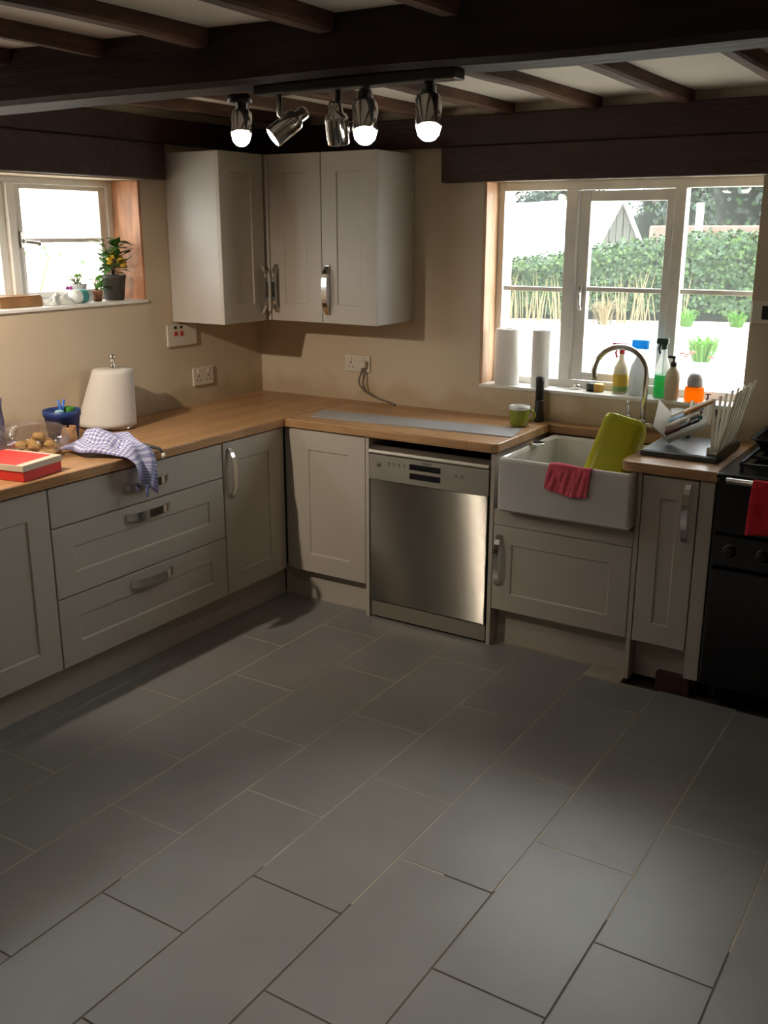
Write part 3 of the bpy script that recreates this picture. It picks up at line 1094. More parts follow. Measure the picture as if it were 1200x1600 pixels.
# ------------------------------------------------------------------ electrics on the walls
def socket(name, M4, w, h, label, sw=2, red=False, holes=True, cat='socket'):
    c = M4 @ Vector((w / 2, 0, 0))
    t = thing(name, c, label, cat, 'wall plates')
    b = B()
    b.box(0, w, 0, h, 0, .010, .003, 0, M4)
    b.done('plate', 'white_plastic', t)
    for k in range(sw):
        cx = w * (k + .5) / sw
        if red:
            b = B()
            b.box(w * .27 + k * .040 - .010, w * .27 + k * .040 + .008, h * .48, h * .48 + .022, .008, .014, .002, 0, M4)
            b.done('rocker', 'red_plastic', t)
            b = B()
            b.box(w * .27 + k * .040 - .009, w * .27 + k * .040 + .007, h * .80, h * .80 + .014, .008, .012, .001, 0, M4)
            b.done('indicator', 'black_plastic', t)
        else:
            b = B()
            b.box(cx - .006, cx + .006, h * .66, h * .66 + .020, .008, .014, .002, 0, M4)
            b.done('rocker', 'white_plastic', t)
            if holes:
                b = B()
                b.box(cx - .003, cx + .003, h * .46, h * .46 + .012, .009, .0108, 0, 0, M4)
                b.box(cx - .016, cx - .008, h * .26, h * .26 + .005, .009, .0108, 0, 0, M4)
                b.box(cx + .008, cx + .016, h * .26, h * .26 + .005, .009, .0108, 0, 0, M4)
                b.done('socket_holes', 'black_plastic', t)
    return t


socket('cooker_switch', FACE_LEFT(0.001, -0.723, 1.215), 0.205, 0.105, 'white switch plate with red rockers under the left wall cabinet', 2, True, False, 'switch')
socket('wall_socket', FACE_LEFT(0.001, -0.558, 1.003), 0.148, 0.090, 'white double socket low on the left wall near the corner', 2)
s3 = socket('wall_socket', FACE_BACK(0.562, -0.001, 1.060), 0.155, 0.088, 'white double socket on the back wall with a cable plugged in', 2)
sw = socket('light_switch', FACE_BACK(2.570, -0.001, 1.402), 0.120, 0.090, 'white wall plate right of the sink window', 1, False, False, 'switch')
B().box(2.612, 2.660, -.022, -.008, 1.42, 1.475, .003).done('plug', 'black_plastic', sw)
pc = thing('power_cable', (0.69, -.02, 0.911), 'grey power cable trailing from the back wall socket to the worktop', 'cable')
b = B()
b.box(.668, .706, -.040, -.012, 1.085, 1.122, .005)
b.done('plug', 'white_plastic', pc)
b = B()
b.tube([(.686, -.030, 1.09), (.680, -.036, 1.055), (.664, -.034, 1.022), (.668, -.030, .995), (.70, -.030, .965), (.75, -.032, .945), (.80, -.034, .933), (.85, -.036, .924), (.875, -.040, .918), (.892, -.050, .915)],
       [.0045] * 8 + [.007, .009])
b.tube([(.688, -.030, 1.09), (.694, -.034, 1.05), (.690, -.032, 1.01), (.705, -.030, .968), (.75, -.030, .948)], .0035)
b.done('cord', 'cable', pc)


# ------------------------------------------------------------------ spot lamps on the beam
def aim(d):
    d = Vector(d).normalized()
    a = d.orthogonal().normalized()
    c = d.cross(a)
    return Matrix(((a.x, c.x, d.x), (a.y, c.y, d.y), (a.z, c.z, d.z))).to_4x4()


def spot_head(parent, tip, d, stem_top, dome=True, r=.034, ln=.085, lit='lamp_on', watts=0.0, ribs=False, size=100, blend=0.6, colour=WHITE):
    """tip = centre of the lamp face; d = the way it shines"""
    d = Vector(d).normalized()
    Mh = Matrix.Translation(Vector(tip)) @ aim(d)
    b = B()
    prof = [(r * .45, -ln - .030), (r * .62, -ln - .022), (r * .66, -ln), (r * .94, -ln + .006), (r, -ln + .014), (r, -.002), (r * .95, .001), (r * .90, .001), (r * .86, -.006)]
    b.lathe(prof, (0, 0, 0), 28, 0, Mh, cap1=False)
    if ribs:
        for k in range(14):
            a = 2 * math.pi * k / 14
            b.box(r * 1.0, r * 1.045, -.003, .003, -ln + .014, -.01, 0, 0, Mh @ Matrix.Rotation(a, 4, 'Z'))
    h = b.done('spot_head', 'chrome', parent)
    b = B()
    if dome:
        b.lathe([(r * .86, -.004), (r * .88, .006), (r * .80, .017), (r * .56, .027), (r * .28, .032), (r * .05, .033)], (0, 0, 0), 28, 0, Mh, cap0=False)
    else:
        b.lathe([(r * .90, -.001), (r * .5, .003), (r * .1, .004)], (0, 0, 0), 28, 0, Mh, cap0=False)
    b.done('bulb', lit, h)
    back = Mh @ Vector((0, 0, -ln * .75))
    b = B()
    st = Vector(stem_top)
    elbow = Vector((st.x, st.y, back.z + .018))
    b.tube([st, elbow, back], .0085, 10)
    b.done('stem', 'satin', parent)
    if watts > 0:
        l = bpy.data.lights.new('spot_light', 'SPOT')
        l.energy = watts
        l.color = colour
        l.spot_size = math.radians(size)
        l.spot_blend = blend
        l.shadow_soft_size = .018
        lo = bpy.data.objects.new('spot_light', l)
        COL.objects.link(lo)
        lo.parent = parent
        Ml = Matrix.Translation(Vector(tip) + d * .040) @ aim(d) @ Matrix.Rotation(math.pi, 4, 'X')
        lo.matrix_parent_inverse = Matrix.Identity(4)
        lo.matrix_local = Matrix.Translation(-ORIGIN[parent.name]) @ Ml
    return h


bar = thing('spotlight_bar', (1.92, -1.90, 2.150), 'dark spotlight bar with four chrome heads under the beam', 'spotlight')
b = B()
b.box(1.605, 2.235, -1.955, -1.895, 2.126, 2.152, .004)
b.done('bar', 'black_plastic', bar)
spot_head(bar, (1.650, -1.93, 2.016), (-.50, -.58, -.58), (1.668, -1.92, 2.128), dome=False, r=.030, ln=.092, watts=SPOT_W * .22, size=105, blend=.9)
spot_head(bar, (1.868, -1.92, 1.992), (-.10, .32, -1.0), (1.866, -1.92, 2.128), dome=False, r=.031, ln=.078, watts=SPOT_W * .15, ribs=True, size=100, blend=.9)
spot_head(bar, (1.972, -1.950, 2.014), (.19, -.30, -.84), (1.958, -1.92, 2.128), watts=SPOT_W, size=84, blend=1.0)
spot_head(bar, (2.163, -1.950, 2.015), (.19, -.30, -.84), (2.150, -1.92, 2.128), watts=SPOT_W, size=84, blend=1.0)
sp = thing('ceiling_spotlight', (1.54, -1.90, 2.13), 'single chrome spotlight left of the bar of four', 'spotlight')
b = B()
b.lathe([(.035, 0), (.035, .018), (.028, .022)], (1.535, -1.93, 2.113), 20)
b.done('rose', 'black_plastic', sp)
spot_head(sp, (1.557, -1.955, 2.026), (.20, -.32, -.82), (1.535, -1.93, 2.118), r=.030, ln=.07, watts=SPOT_W * .22, size=80, blend=1.0)
# a lamp of the same kind out of the picture on the left throws the hard shadows of the wall cabinets
kp = thing('ceiling_spotlight', (0.50, -2.70, 2.24), 'chrome spotlight above the counter outside the left edge', 'spotlight')
b = B()
b.lathe([(.040, -.022), (.048, -.018), (.048, 0)], (0.50, -2.68, 2.300), 20)
b.done('rose', 'black_plastic', kp)
spot_head(kp, (0.52, -2.585, 2.000), (-.13, .73, -.67), (0.50, -2.68, 2.285), watts=KEY_W, size=92, blend=1.0, colour=WARM)

# ------------------------------------------------------------------ things on the left counter
ZC = 0.9105
kr = thing('kitchen_roll', (0.135, -1.20, ZC), 'white kitchen roll on an upright holder beside the blue pot', 'kitchen roll')
b = B()
b.lathe([(.075, 0), (.075, .010), (.068, .014), (.010, .016)], (0.135, -1.20, ZC), 28)
b.lathe([(.007, .012), (.007, .300)], (0.135, -1.20, ZC), 10)
b.lathe([(.011, .255), (.013, .270), (.011, .282), (.006, .292), (.010, .300), (.0145, .310), (.0145, .318), (.010, .327), (.003, .331)], (0.135, -1.20, ZC), 14)
b.done('holder', 'chrome', kr)
b = B()
b.lathe([(.020, .016), (.085, .016), (.085, .262), (.083, .265), (.020, .265)], (0.135, -1.20, ZC), 40)
b.done('roll', 'paper', kr)


def flap(s, t):
    # s along the sheet from the tangent, t from bottom to top
    z = ZC + .018 + .246 * t
    a0 = math.radians(75)
    k = (1 - t) ** 0.95
    q = max(0, (s - .35) / .65) ** 1.4
    rr = .0865 + .092 * k * q
    a = a0 - math.radians(222) * s
    return (0.135 + rr * math.cos(a), -1.20 + rr * math.sin(a), z)


b = B()
b.grid(flap, 44, 14)
b.done('loose_sheet', 'paper', kr, solid=.0015)

bp_ = thing('blue_pot', (0.20, -1.552, ZC), 'navy blue pot holding a peg and green scourer beside the kitchen roll', 'pot')
b = B()
b.lathe([(.056, 0), (.072, .115), (.076, .117), (.078, .140), (.074, .142), (.071, .138), (.066, .10), (.052, .008)], (0.20, -1.552, ZC), 32)
b.done('pot', 'blue_pot', bp_)
o = B()
for k in range(2):
    s = -1 if k else 1
    o.tube([(0.215, -1.565 + s * .004, ZC + .10), (0.216, -1.565 + s * .005, ZC + .15), (0.217, -1.565 + s * .016, ZC + .185)], [.007, .007, .005], 6)
o = o.done('clothes_peg', 'peg_blue')
tag(place(o, (.215, -1.565, ZC + .10)), 'blue plastic clothes peg sticking up from the navy pot', 'peg')
o = B()
o.box(.19, .235, -1.545, -1.505, ZC + .10, ZC + .152, .010)
o = o.done('scourer', 'green_sponge')
tag(place(o, (.21, -1.525, ZC + .10)), 'green scourer poking out of the navy pot', 'scourer')
o = B().box(.215, .24, -1.605, -1.57, ZC + .09, ZC + .147, .008).done('pot_brush', 'aqua')
tag(place(o, (.23, -1.59, ZC + .09)), 'pale aqua brush end in the navy pot', 'brush')

# bag of bread
bgm = thing('bread_bag', (0.33, -1.80, ZC), 'clear plastic bag of golden bread pieces behind the red box', 'bag')
b = B()


def bagf(u, v):
    a = 2 * math.pi * u
    ph = math.pi * v
    x = .125 * math.sin(ph) * math.cos(a)
    y = .158 * math.cos(ph)
    z = .078 * math.sin(ph) * math.sin(a)
    d = 1 + .16 * noise.noise(Vector((x * 18, y * 14, z * 18))) + .05 * noise.noise(Vector((x * 60, y * 60, z * 60)))
    fl = 1.0 + .25 * max(0, -y / .158)
    return (0.305 + x * d, -1.800 + y * d, ZC + max(0.001, .066 * fl + z * d))


b.grid(bagf, 40, 26)
b.done('film', 'bag', bgm)
bits = [(.405, -1.725, .020), (.385, -1.690, .020), (.350, -1.680, .022), (.415, -1.770, .020), (.375, -1.745, .024), (.335, -1.720, .022), (.395, -1.715, .050), (.360, -1.705, .052),
        (.375, -1.775, .052), (.340, -1.755, .056), (.410, -1.815, .020), (.365, -1.810, .024), (.355, -1.735, .080), (.320, -1.790, .050)]
for k, (x, y, z) in enumerate(bits):
    x, y = x - .030, y - .040
    b = B()

    def rf(u, v, x=x, y=y, z=z):
        a = 2 * math.pi * u
        ph = math.pi * v
        p = Vector((math.sin(ph) * math.cos(a), math.sin(ph) * math.sin(a), math.cos(ph)))
        d = 1 + .45 * noise.noise(p * 2.4 + Vector((x * 40, y * 40, 0)))
        return (x + .023 * p.x * d, y + .025 * p.y * d, ZC + z + .017 * p.z * d)
    b.grid(rf, 14, 10)
    o = b.done('bread_chunk', 'bread')
    tag(place(o, (x, y, ZC + z - .017)), 'golden chunk of bread inside the clear plastic bag', 'bread', 'bread in the bag')
b = B()


def kraft(u, v):
    a = 2 * math.pi * u
    w = .036 * (1 - .30 * v) * (1 + .18 * noise.noise(Vector((math.cos(a) * 2, math.sin(a) * 2, v * 5))))
    return (.285 + w * 1.1 * math.cos(a), -1.600 + w * math.sin(a) + .01 * v, ZC + .001 + .085 * v)


b.grid(kraft, 22, 10)
o = b.done('paper_bag', 'kraft', solid=.0015)
tag(place(o, (.285, -1.60, ZC)), 'small crumpled brown paper bag in front of the navy pot', 'paper bag')

# red box with cream lid band
rbx = thing('red_box', (0.47, -1.985, ZC), 'flat red cardboard box with a cream band at the front left of the counter', 'box')
Mr = Matrix.Translation((0.47, -1.985, ZC)) @ Matrix.Rotation(math.radians(10), 4, 'Z')
b = B()
b.box(-.125, .125, -.120, .078, .001, .038, .001, 0, Mr)
b.done('tray', 'red_box', rbx)
b = B()
b.box(-.128, .128, -.123, .081, .0365, .060, .002, 0, Mr)
b.done('lid', 'cream_card', rbx)
b = B()
b.box(-.126, .095, -.121, .060, .0598, .0612, 0, 0, Mr)
b.done('lid_print', 'red_box', rbx)

# tall violet bag at the edge
b = B()


def vio(u, v):
    a = 2 * math.pi * u
    w = 1 + .12 * noise.noise(Vector((math.cos(a) * 1.5, math.sin(a) * 1.5, v * 3)))
    return (.145 + .070 * w * math.cos(a), -1.875 + .066 * w * math.sin(a), ZC + .001 + .225 * v)


b.grid(vio, 26, 12)
b._merge([vio(k / 26, 1) for k in range(26)], [tuple(range(26))])
o = b.done('violet_packet', 'purple')
tag(place(o, (.145, -1.875, ZC)), 'tall violet grey packet standing at the left edge of the counter', 'packet')


# tea towel: a heap that spills over the worktop edge
def heap(s, t):
    # s: from the back (0) over the edge (about .64) to the hanging tail (1); t across
    if s < .64:
        k = s / .64
        x = .330 + .312 * k + .020 * math.sin(t * 9) * (1 - k)
        wid = .235 - .085 * max(0, k - .55) / .45
        yc = -1.585 + .045 * max(0, k - .5)
        y = yc + wid * (t - .5) + .018 * math.sin(k * 9 + t * 3) * (1 - k)
        env = math.sin(math.pi * min(1, .10 + k * .80)) ** .8 * max(0, math.sin(math.pi * (.015 + .97 * t))) ** .5
        ridge = .55 + .30 * math.sin(t * 13 + k * 4) + .25 * math.sin(k * 11 - t * 5)
        cav = math.exp(-((k - .80) / .10) ** 2 - ((t - .30) / .16) ** 2)
        z = ZC + .005 + env * (.052 + .040 * ridge) * (1 - .75 * cav) + .012 * noise.noise(Vector((k * 6, t * 7, 3))) * env
        return (x, y, max(ZC + .003, z))
    k = (s - .64) / .36
    y = -1.552 + (.135 - .030 * k) * (t - .5)
    z = ZC + .004 - .150 * k * (.60 + .45 * t + .06 * math.sin(t * 8))
    x = .670 + .012 * math.sin(t * 11 + k * 2) + .004 * math.sin(k * 3)
    p = Vector((x, y, z))
    if k < .25:
        p = Vector(heap(.6399, t)).lerp(p, k * 4)
    return tuple(p)


b = B()
b.grid(heap, 64, 40, uv=lambda s, t: (s * .55, t * .34))
o = b.done('tea_towel', 'check', solid=.003)
tag(place(o, (.5, -1.58, ZC)), 'crumpled blue and white checked tea towel hanging over the counter edge', 'tea towel')
b = B()
b.tube([(.675, -1.560, .80), (.680, -1.563, .775), (.679, -1.566, .750)], .005, 6)
b.tube([(.682, -1.572, .80), (.684, -1.573, .775), (.682, -1.567, .750)], .004, 6)
lp = b.done('hanging_loop', 'check', o, local=True)
for v in lp.data.vertices:
    v.co -= Vector(o.location)
b = B()
b.tube([(.56, -1.475, ZC + .022), (.600, -1.450, ZC + .012), (.636, -1.438, ZC + .006), (.648, -1.434, ZC - .014)], [.010, .008, .006, .006], 8)
b.tube([(.648, -1.434, ZC - .010), (.650, -1.432, ZC - .030)], [.007, .010], 8, mi=1)
o = b.done('apron_string', ['slate', 'white_plastic'])
tag(place(o, (.6, -1.45, ZC)), 'grey cord with a white tip lying over the counter edge beside the tea towel', 'cord')

# grey board lying along the back worktop
b = B()
b.prism([(.712, -.515), (1.728, -.448), (1.690, -.255), (.665, -.352)], .9105, .9150)
o = b.done('grey_board', 'strip')
tag(place(o, (1.2, -.4, .9105)), 'long thin grey board lying on the worktop above the dishwasher', 'board')

# mug and pepper mill
mg = thing('mug', (1.646, -0.195, .9155), 'lime green mug with white inside at the end of the grey board', 'mug')
b = B()
c = (1.646, -0.195, .9155)
b.lathe([(.036, 0), (.041, .004), (.046, .085), (.0465, .088)], c, 32, 0, cap1=False)
b.done('body', 'mug_green', mg)
b = B()
b.lathe([(.0465, .088), (.0445, .0895), (.0425, .086), (.037, .008)], c, 32, 0, cap0=False)
b.lathe([(.0470, .074), (.0474, .0885), (.0445, .0900)], c, 32, 0, cap0=False, cap1=False)
b.done('lining', 'mug_white', mg)
b = B()
pts = [(c[0] + .036 + .020 * math.sin(a), c[1] + .028 + .013 * math.sin(a), c[2] + .044 + .024 * math.cos(a)) for a in [math.pi * k / 10 for k in range(11)]]
b.tube(pts, .0055, 8)
b.done('handle', 'mug_green', mg)
pm = thing('pepper_mill', (1.672, -.036, .9105), 'tall slim black pepper mill behind the green mug', 'pepper mill')
b = B()
c = (1.672, -.036, .9105)
b.lathe([(.024, 0), (.025, .01), (.022, .05), (.019, .080), (.021, .095), (.0195, .10)], c, 24)
b.done('body', 'black_plastic', pm)
b = B()
b.lathe([(.0185, .100), (.0185, .175), (.020, .180), (.019, .205), (.012, .210)], c, 24)
b.done('grinder', 'black_matt', pm)

# pink cloth over the sink rim
b = B()


def pinkf(s, t):
    x = 1.998 + .172 * t + .010 * s * (t - .6)
    if s < .3:
        k = s / .3
        return (x, SY0 + .034 - .034 * k + .002, SZ1 + .004 + .004 * math.sin(t * 6) - .018 * (1 - k) ** 2)
    k = (s - .3) / .7
    dz = (.100 + .022 * math.sin(t * 2.2)) * k
    fold = .006 * math.sin(t * 14 + k * 3) + .004 * math.sin(t * 31) + (.012 * k if .60 < t < .72 else 0)
    return (x - .014 * k, SY0 - .006 - abs(fold) * min(1, k * 3), SZ1 + .002 - dz)


b.grid(pinkf, 30, 34)
o = b.done('dishcloth', 'pink_cloth', solid=.003)
tag(place(o, (2.08, SY0, SZ1 - .1)), 'pink dishcloth folded over the front rim of the sink', 'cloth')

# lime washing-up bowl upside down, leaning in the sink
b = B()


def tubring(w, d, r, z):
    return [(x, y, zz) for x, y, zz in rrect(-w / 2, w / 2, -d / 2, d / 2, r, z, 5)]


Mt = Matrix.Translation((2.172, -.395, .880)) @ Matrix.Rotation(math.radians(10), 4, 'Y') @ Matrix.Rotation(math.radians(-24), 4, 'X') @ Matrix.Rotation(math.radians(8), 4, 'Z')
b.rings([tubring(.172, .235, .035, -.130), tubring(.170, .230, .035, -.06), tubring(.166, .215, .035, .06), tubring(.162, .205, .035, .125), tubring(.150, .192, .032, .142), tubring(.126, .166, .028, .147)], M4=Mt, cap0=False)
tubo = b.done('washing_up_bowl', 'tub', solid=.004)
tag(place(tubo, (2.2, -.43, .76)), 'lime green plastic washing up bowl turned over in the sink', 'bowl')

# small silver thing on the left of the sink
b = B()
b.lathe([(.030, 0), (.038, .012), (.034, .014), (.010, .006)], (1.80, -.34, SZ1 - .004), 20)
o = b.done('sink_strainer', 'chrome')
tag(place(o, (1.80, -.34, SZ1)), 'small chrome strainer on the left rim of the sink', 'strainer')

# ------------------------------------------------------------------ right worktop: slate, caddy, rack
b = B()
b.box(2.302, 2.600, -.480, -.110, .9105, .932, .004)
b.box(2.312, 2.590, -.470, -.120, .931, .934, .001)
o = b.done('slate_board', 'slate')
tag(place(o, (2.45, -.3, .9105)), 'dark grey slate draining board on the worktop right of the sink', 'board')

cd = thing('cutlery_caddy', (2.40, -.27, .934), 'white plastic cutlery caddy tipped over on the slate board', 'caddy')
# tray whose open side faces the room: local u along its length, v across, n towards the camera
ax = Vector((.155, -.030, .085)).normalized()
up0 = Vector((-.45, -.55, .70))
n0 = (up0 - ax * up0.dot(ax)).normalized()
v0 = n0.cross(ax).normalized()
Mc = Matrix(((ax.x, v0.x, n0.x, 2.372), (ax.y, v0.y, n0.y, -.330), (ax.z, v0.z, n0.z, .945), (0, 0, 0, 1)))
b = B()
b.box(-.002, .185, -.004, .130, -.004, .002, .001, 0, Mc)
b.box(-.005, .000, -.006, .150, -.004, .105, .002, 0, Mc)
b.box(.0, .185, -.006, -.001, .0, .016, .001, 0, Mc)
b.box(.0, .185, .126, .131, .0, .026, .001, 0, Mc)
b.box(.178, .184, .0, .126, .0, .020, .001, 0, Mc)
b.done('tray', 'rack', cd)
b = B()
b.box(.118, .130, -.002, .126, .050, .056, .002, 0, Mc)
b.done('strap', 'rack', cd)
its = [('knife', 'red_handle', 'teal', .026, .034, 'red and teal handled knife lying in the white caddy'),
       ('spatula', 'black_plastic', 'maroon', .050, .040, 'black and maroon spatula lying in the white caddy'),
       ('peeler', 'steel_blue', 'steel_blue', .078, .036, 'pale blue handled peeler lying in the white caddy'),
       ('wooden_spoon', 'amber', 'amber', .060, .060, 'amber wooden spoon poking out of the white caddy'),
       ('white_spoon', 'rack', 'rack', .030, .052, 'cream plastic spoon lying across the white caddy'),
       ('bread_knife', 'maroon', 'black_plastic', .001, .046, 'dark maroon knife lowest in the white caddy')]
for nm, m1, m2, v, n, lab in its:
    b = B()
    u0 = .012 if nm != 'wooden_spoon' else .10
    u1_ = .17 if nm != 'wooden_spoon' else .235
    b.box(u0, u0 + (u1_ - u0) * .45, v - .011, v + .011, n - .008, n + .008, .005, 0, Mc)
    b.box(u0 + (u1_ - u0) * .42, u1_, v - .009, v + .009, n - .006, n + .006, .004, 1, Mc)
    o = b.done(nm, [m1, m2])
    tag(place(o, Mc @ Vector((u0, v, n - .008))), lab, 'utensil', 'utensils in the caddy')
# glass jar and black ringed thing behind the caddy
b = B()
b.lathe([(.030, 0), (.034, .01), (.034, .085), (.026, .10), (.026, .115)], (2.345, -.155, .934), 24, cap1=False)
o = b.done('glass_tumbler', 'bottle_clear', solid=.002)
tag(place(o, (2.345, -.155, .934)), 'clear glass standing on the slate board behind the caddy', 'glass')
b = B()
pts = [(2.460 + .062 * math.cos(a), -.160 - .01 * math.sin(a), 1.000 + .080 * math.sin(a)) for a in [math.pi * k / 12 for k in range(13)]]
b.tube([(pts[0][0], pts[0][1], .936)] + pts + [(pts[-1][0], pts[-1][1], .936)], .008, 8)
o = b.done('pan_handle', 'black_plastic')
tag(place(o, (2.46, -.16, .936)), 'arched black handle standing up behind the caddy', 'handle')

rk = thing('plate_rack', (2.60, -.30, .934), 'off white plastic plate rack with upright prongs beside the cooker', 'rack')
b = B()
b.box(2.556, 2.590, -.440, -.120, .9345, .948, .003)
b.box(2.548, 2.556, -.440, -.120, .9345, .962, .002)
b.done('base', 'rack', rk)
for k in range(8):
    y = -.430 + .042 * k
    lean = .010 + .012 * k
    h = .205 + .006 * k
    b = B()
    rs = []
    for j in range(7):
        q = j / 6
        w = .0065 * (1 - .55 * q)
        xx = 2.566 - .018 * q + lean * q
        zz = .946 + h * q
        rs.append([(xx - .004, y - w, zz), (xx + .005, y - w, zz), (xx + .005, y + w, zz), (xx - .004, y + w, zz)])
    b.rings(rs)
    b.done('prong', 'rack', rk)
for k in range(6):
    b = B()
    y = -.405 + .05 * k
    rs = []
    for j in range(5):
        q = j / 4
        xx = 2.585 + .052 * q
        zz = .946 + .235 * q
        w = .012 * (1 - .2 * q)
        rs.append([(xx - .003, y - w, zz), (xx + .003, y - w, zz), (xx + .003, y + w, zz), (xx - .003, y + w, zz)])
    b.rings(rs)
    b.done('side_slat', 'rack', rk)

# ------------------------------------------------------------------ things on the back window sill
ZS = 1.056


def paper_roll(x, y, r, h, label):
    t = thing('paper_towel_roll', (x, y, ZS), label, 'paper roll', 'paper rolls on the back sill')
    b = B()
    b.lathe([(.019, 0), (r, 0), (r, h - .003), (r - .003, h), (.019, h)], (x, y, ZS), 36, cap0=False, cap1=False)
    b.done('paper', 'paper', t)
    b = B()
    b.lathe([(.019, .001), (.0205, .001), (.0205, h - .001), (.019, h - .001)], (x, y, ZS), 20, cap0=False, cap1=False)
    b.done('core', 'card', t)


paper_roll(1.458, .060, .058, .262, 'thick white paper towel roll at the left end of the sink window sill')
paper_roll(1.622, .072, .042, .262, 'thinner white paper towel roll on the sink window sill beside the mullion')

o = B()
o.lathe([(.016, 0), (.018, .018), (.010, .024)], (1.805, .085, ZS), 16)
o.box(1.78, 1.805, .070, .085, ZS, ZS + .012, .002)
o = o.done('steel_plug', 'chrome')
tag(place(o, (1.805, .085, ZS)), 'small shiny metal plug on the sill below the casement', 'plug')
o = B()
o.lathe([(.026, 0), (.031, .010), (.031, .026), (.024, .036)], (1.885, .075, ZS), 20)
o.lathe([(.022, 0), (.027, .010), (.027, .030), (.018, .038)], (1.915, .070, ZS), 20, mi=1)
o = o.done('scrubbing_pad', ['black_plastic', 'yellow_black'])
tag(place(o, (1.9, .072, ZS)), 'black and amber scrubbing pad on the sill behind the tap', 'scrubber')


def bottle(name, x, y, prof, m, label, extras, cat='bottle'):
    t = thing(name, (x, y, ZS), label, cat, 'bottles on the back sill')
    b = B()
    b.lathe(prof, (x, y, ZS), 24)
    b.done('body', m, t)
    for nm, mm, fn in extras:
        b = B()
        fn(b)
        b.done(nm, mm, t)
    return t


def trigger(x, y, z, s=1.0):
    def fn(b):
        b.box(x - .045 * s, x + .022 * s, y - .010, y + .010, z, z + .026, .005)
        b.lathe([(.013, -.022), (.013, .004)], (x, y, z), 14)
        b.tube([(x - .022 * s, y, z + .004), (x - .030 * s, y, z - .020), (x - .022 * s, y, z - .042)], .005, 6)
    return fn


bottle('spray_bottle', 2.012, .080, [(.030, 0), (.034, .004), (.034, .095), (.030, .12), (.013, .150), (.012, .178)], 'bottle_cream', 'cream spray bottle with a red trigger and yellow label',
       [('trigger', 'red_cap', trigger(2.012, .080, .200 + ZS)), ('label', 'label_yellow', lambda b: b.lathe([(.0346, .035), (.0346, .088)], (2.012, .080, ZS), 24, cap0=False, cap1=False)),
        ('label_base', 'label_green', lambda b: b.lathe([(.0346, .012), (.0346, .034)], (2.012, .080, ZS), 24, cap0=False, cap1=False))])
bottle('spray_bottle', 2.095, .070, [(.034, 0), (.038, .004), (.040, .09), (.034, .13), (.014, .17), (.013, .19)], 'bottle_white', 'white spray bottle with a bright blue head behind the tap',
       [('trigger', 'sky_blue', lambda b: b.prism([(2.062, .056), (2.132, .056), (2.132, .084), (2.062, .084)], ZS + .205, ZS + .245, bev=.004) or b.lathe([(.014, .185), (.022, .208)], (2.095, .070, ZS), 16))])
t3 = bottle('spray_bottle', 2.205, .066, [(.032, 0), (.036, .004), (.036, .105), (.030, .135), (.014, .185), (.013, .215)], 'bottle_clear', 'clear spray bottle of bright green liquid with a dark trigger',
            [('trigger', 'dark_green', trigger(2.205, .066, .232 + ZS, .8)), ('liquid', 'green_liquid', lambda b: b.lathe([(.030, .004), (.0335, .008), (.0335, .100), (.001, .101)], (2.205, .066, ZS), 24)),
             ('dip_tube', 'dark_green', lambda b: b.tube([(2.205, .066, ZS + .10), (2.205, .066, ZS + .215)], .003, 6))])
bottle('pump_bottle', 2.262, .026, [(.026, 0), (.031, .004), (.032, .09), (.029, .118), (.014, .140), (.012, .146)], 'pump_beige', 'beige soap bottle with a black pump on the sill',
       [('pump', 'black_plastic', lambda b: (b.lathe([(.014, .144), (.014, .162), (.006, .166), (.006, .182)], (2.262, .026, ZS), 14), b.box(2.236, 2.270, .018, .034, ZS + .180, ZS + .190, .003)))])
jr = thing('gel_jar', (2.356, .040, ZS), 'orange air freshener jar with a grey domed lid on the sill', 'jar')
b = B()
b.lathe([(.036, 0), (.041, .004), (.041, .058), (.036, .064)], (2.356, .040, ZS), 24)
b.done('jar', 'orange', jr)
b = B()
b.lathe([(.030, .060), (.034, .075), (.033, .098), (.024, .116), (.010, .124), (.001, .125)], (2.356, .040, ZS), 24)
b.done('dome', 'dome', jr)
o = B()
o.lathe([(.007, 0), (.009, .012), (.004, .018), (.003, .034)], (2.418, .030, ZS), 12)
o.box(2.408, 2.430, .027, .033, ZS + .034, ZS + .040, .001)
o = o.done('bottle_stopper', 'black_plastic')
tag(place(o, (2.418, .03, ZS)), 'tiny black bottle stopper at the right end of the sill', 'stopper')

# ------------------------------------------------------------------ things on the left window sill
ZL = 1.4525


def leaf_quad(b, p, d, nrm, ln, w, mi=0):
    d = d.normalized()
    s = d.cross(nrm)
    if s.length < 1e-4:
        s = d.orthogonal()
    s.normalize()
    up = s.cross(d).normalized()
    q = [p, p + d * ln * .35 + s * w + up * w * .3, p + d * ln, p + d * ln * .35 - s * w + up * w * .3, p + d * ln * .4]
    b._merge(q, [(0, 1, 4), (1, 2, 4), (2, 3, 4), (3, 0, 4)], mi, None, True)


def plant(parent, x, y, z, h, n, rad, ln, w, m, name='leaf'):
    b = B()
    for k in range(4):
        a = 2 * math.pi * k / 4 + .4
        b.tube([(x, y, z), (x + rad * .3 * math.cos(a), y + rad * .3 * math.sin(a), z + h * .6), (x + rad * .5 * math.cos(a + .4), y + rad * .5 * math.sin(a + .4), z + h)], [.004, .003, .0015], 5)
    b.done('stems', 'stem', parent)
    for k in range(n):
        a = U(0, 2 * math.pi)
        q = math.sqrt(R()) if k > 3 else .3
        zz = z + h * U(.15, 1.0)
        rr = rad * U(.1, .75)
        p = Vector((x + rr * math.cos(a), y + rr * math.sin(a), zz))
        d = Vector((math.cos(a), math.sin(a), U(-.5, .8)))
        b = B()
        leaf_quad(b, p, d, Vector((0, 0, 1)), ln * U(.7, 1.2), w * U(.8, 1.2))
        b.done(name, m, parent)


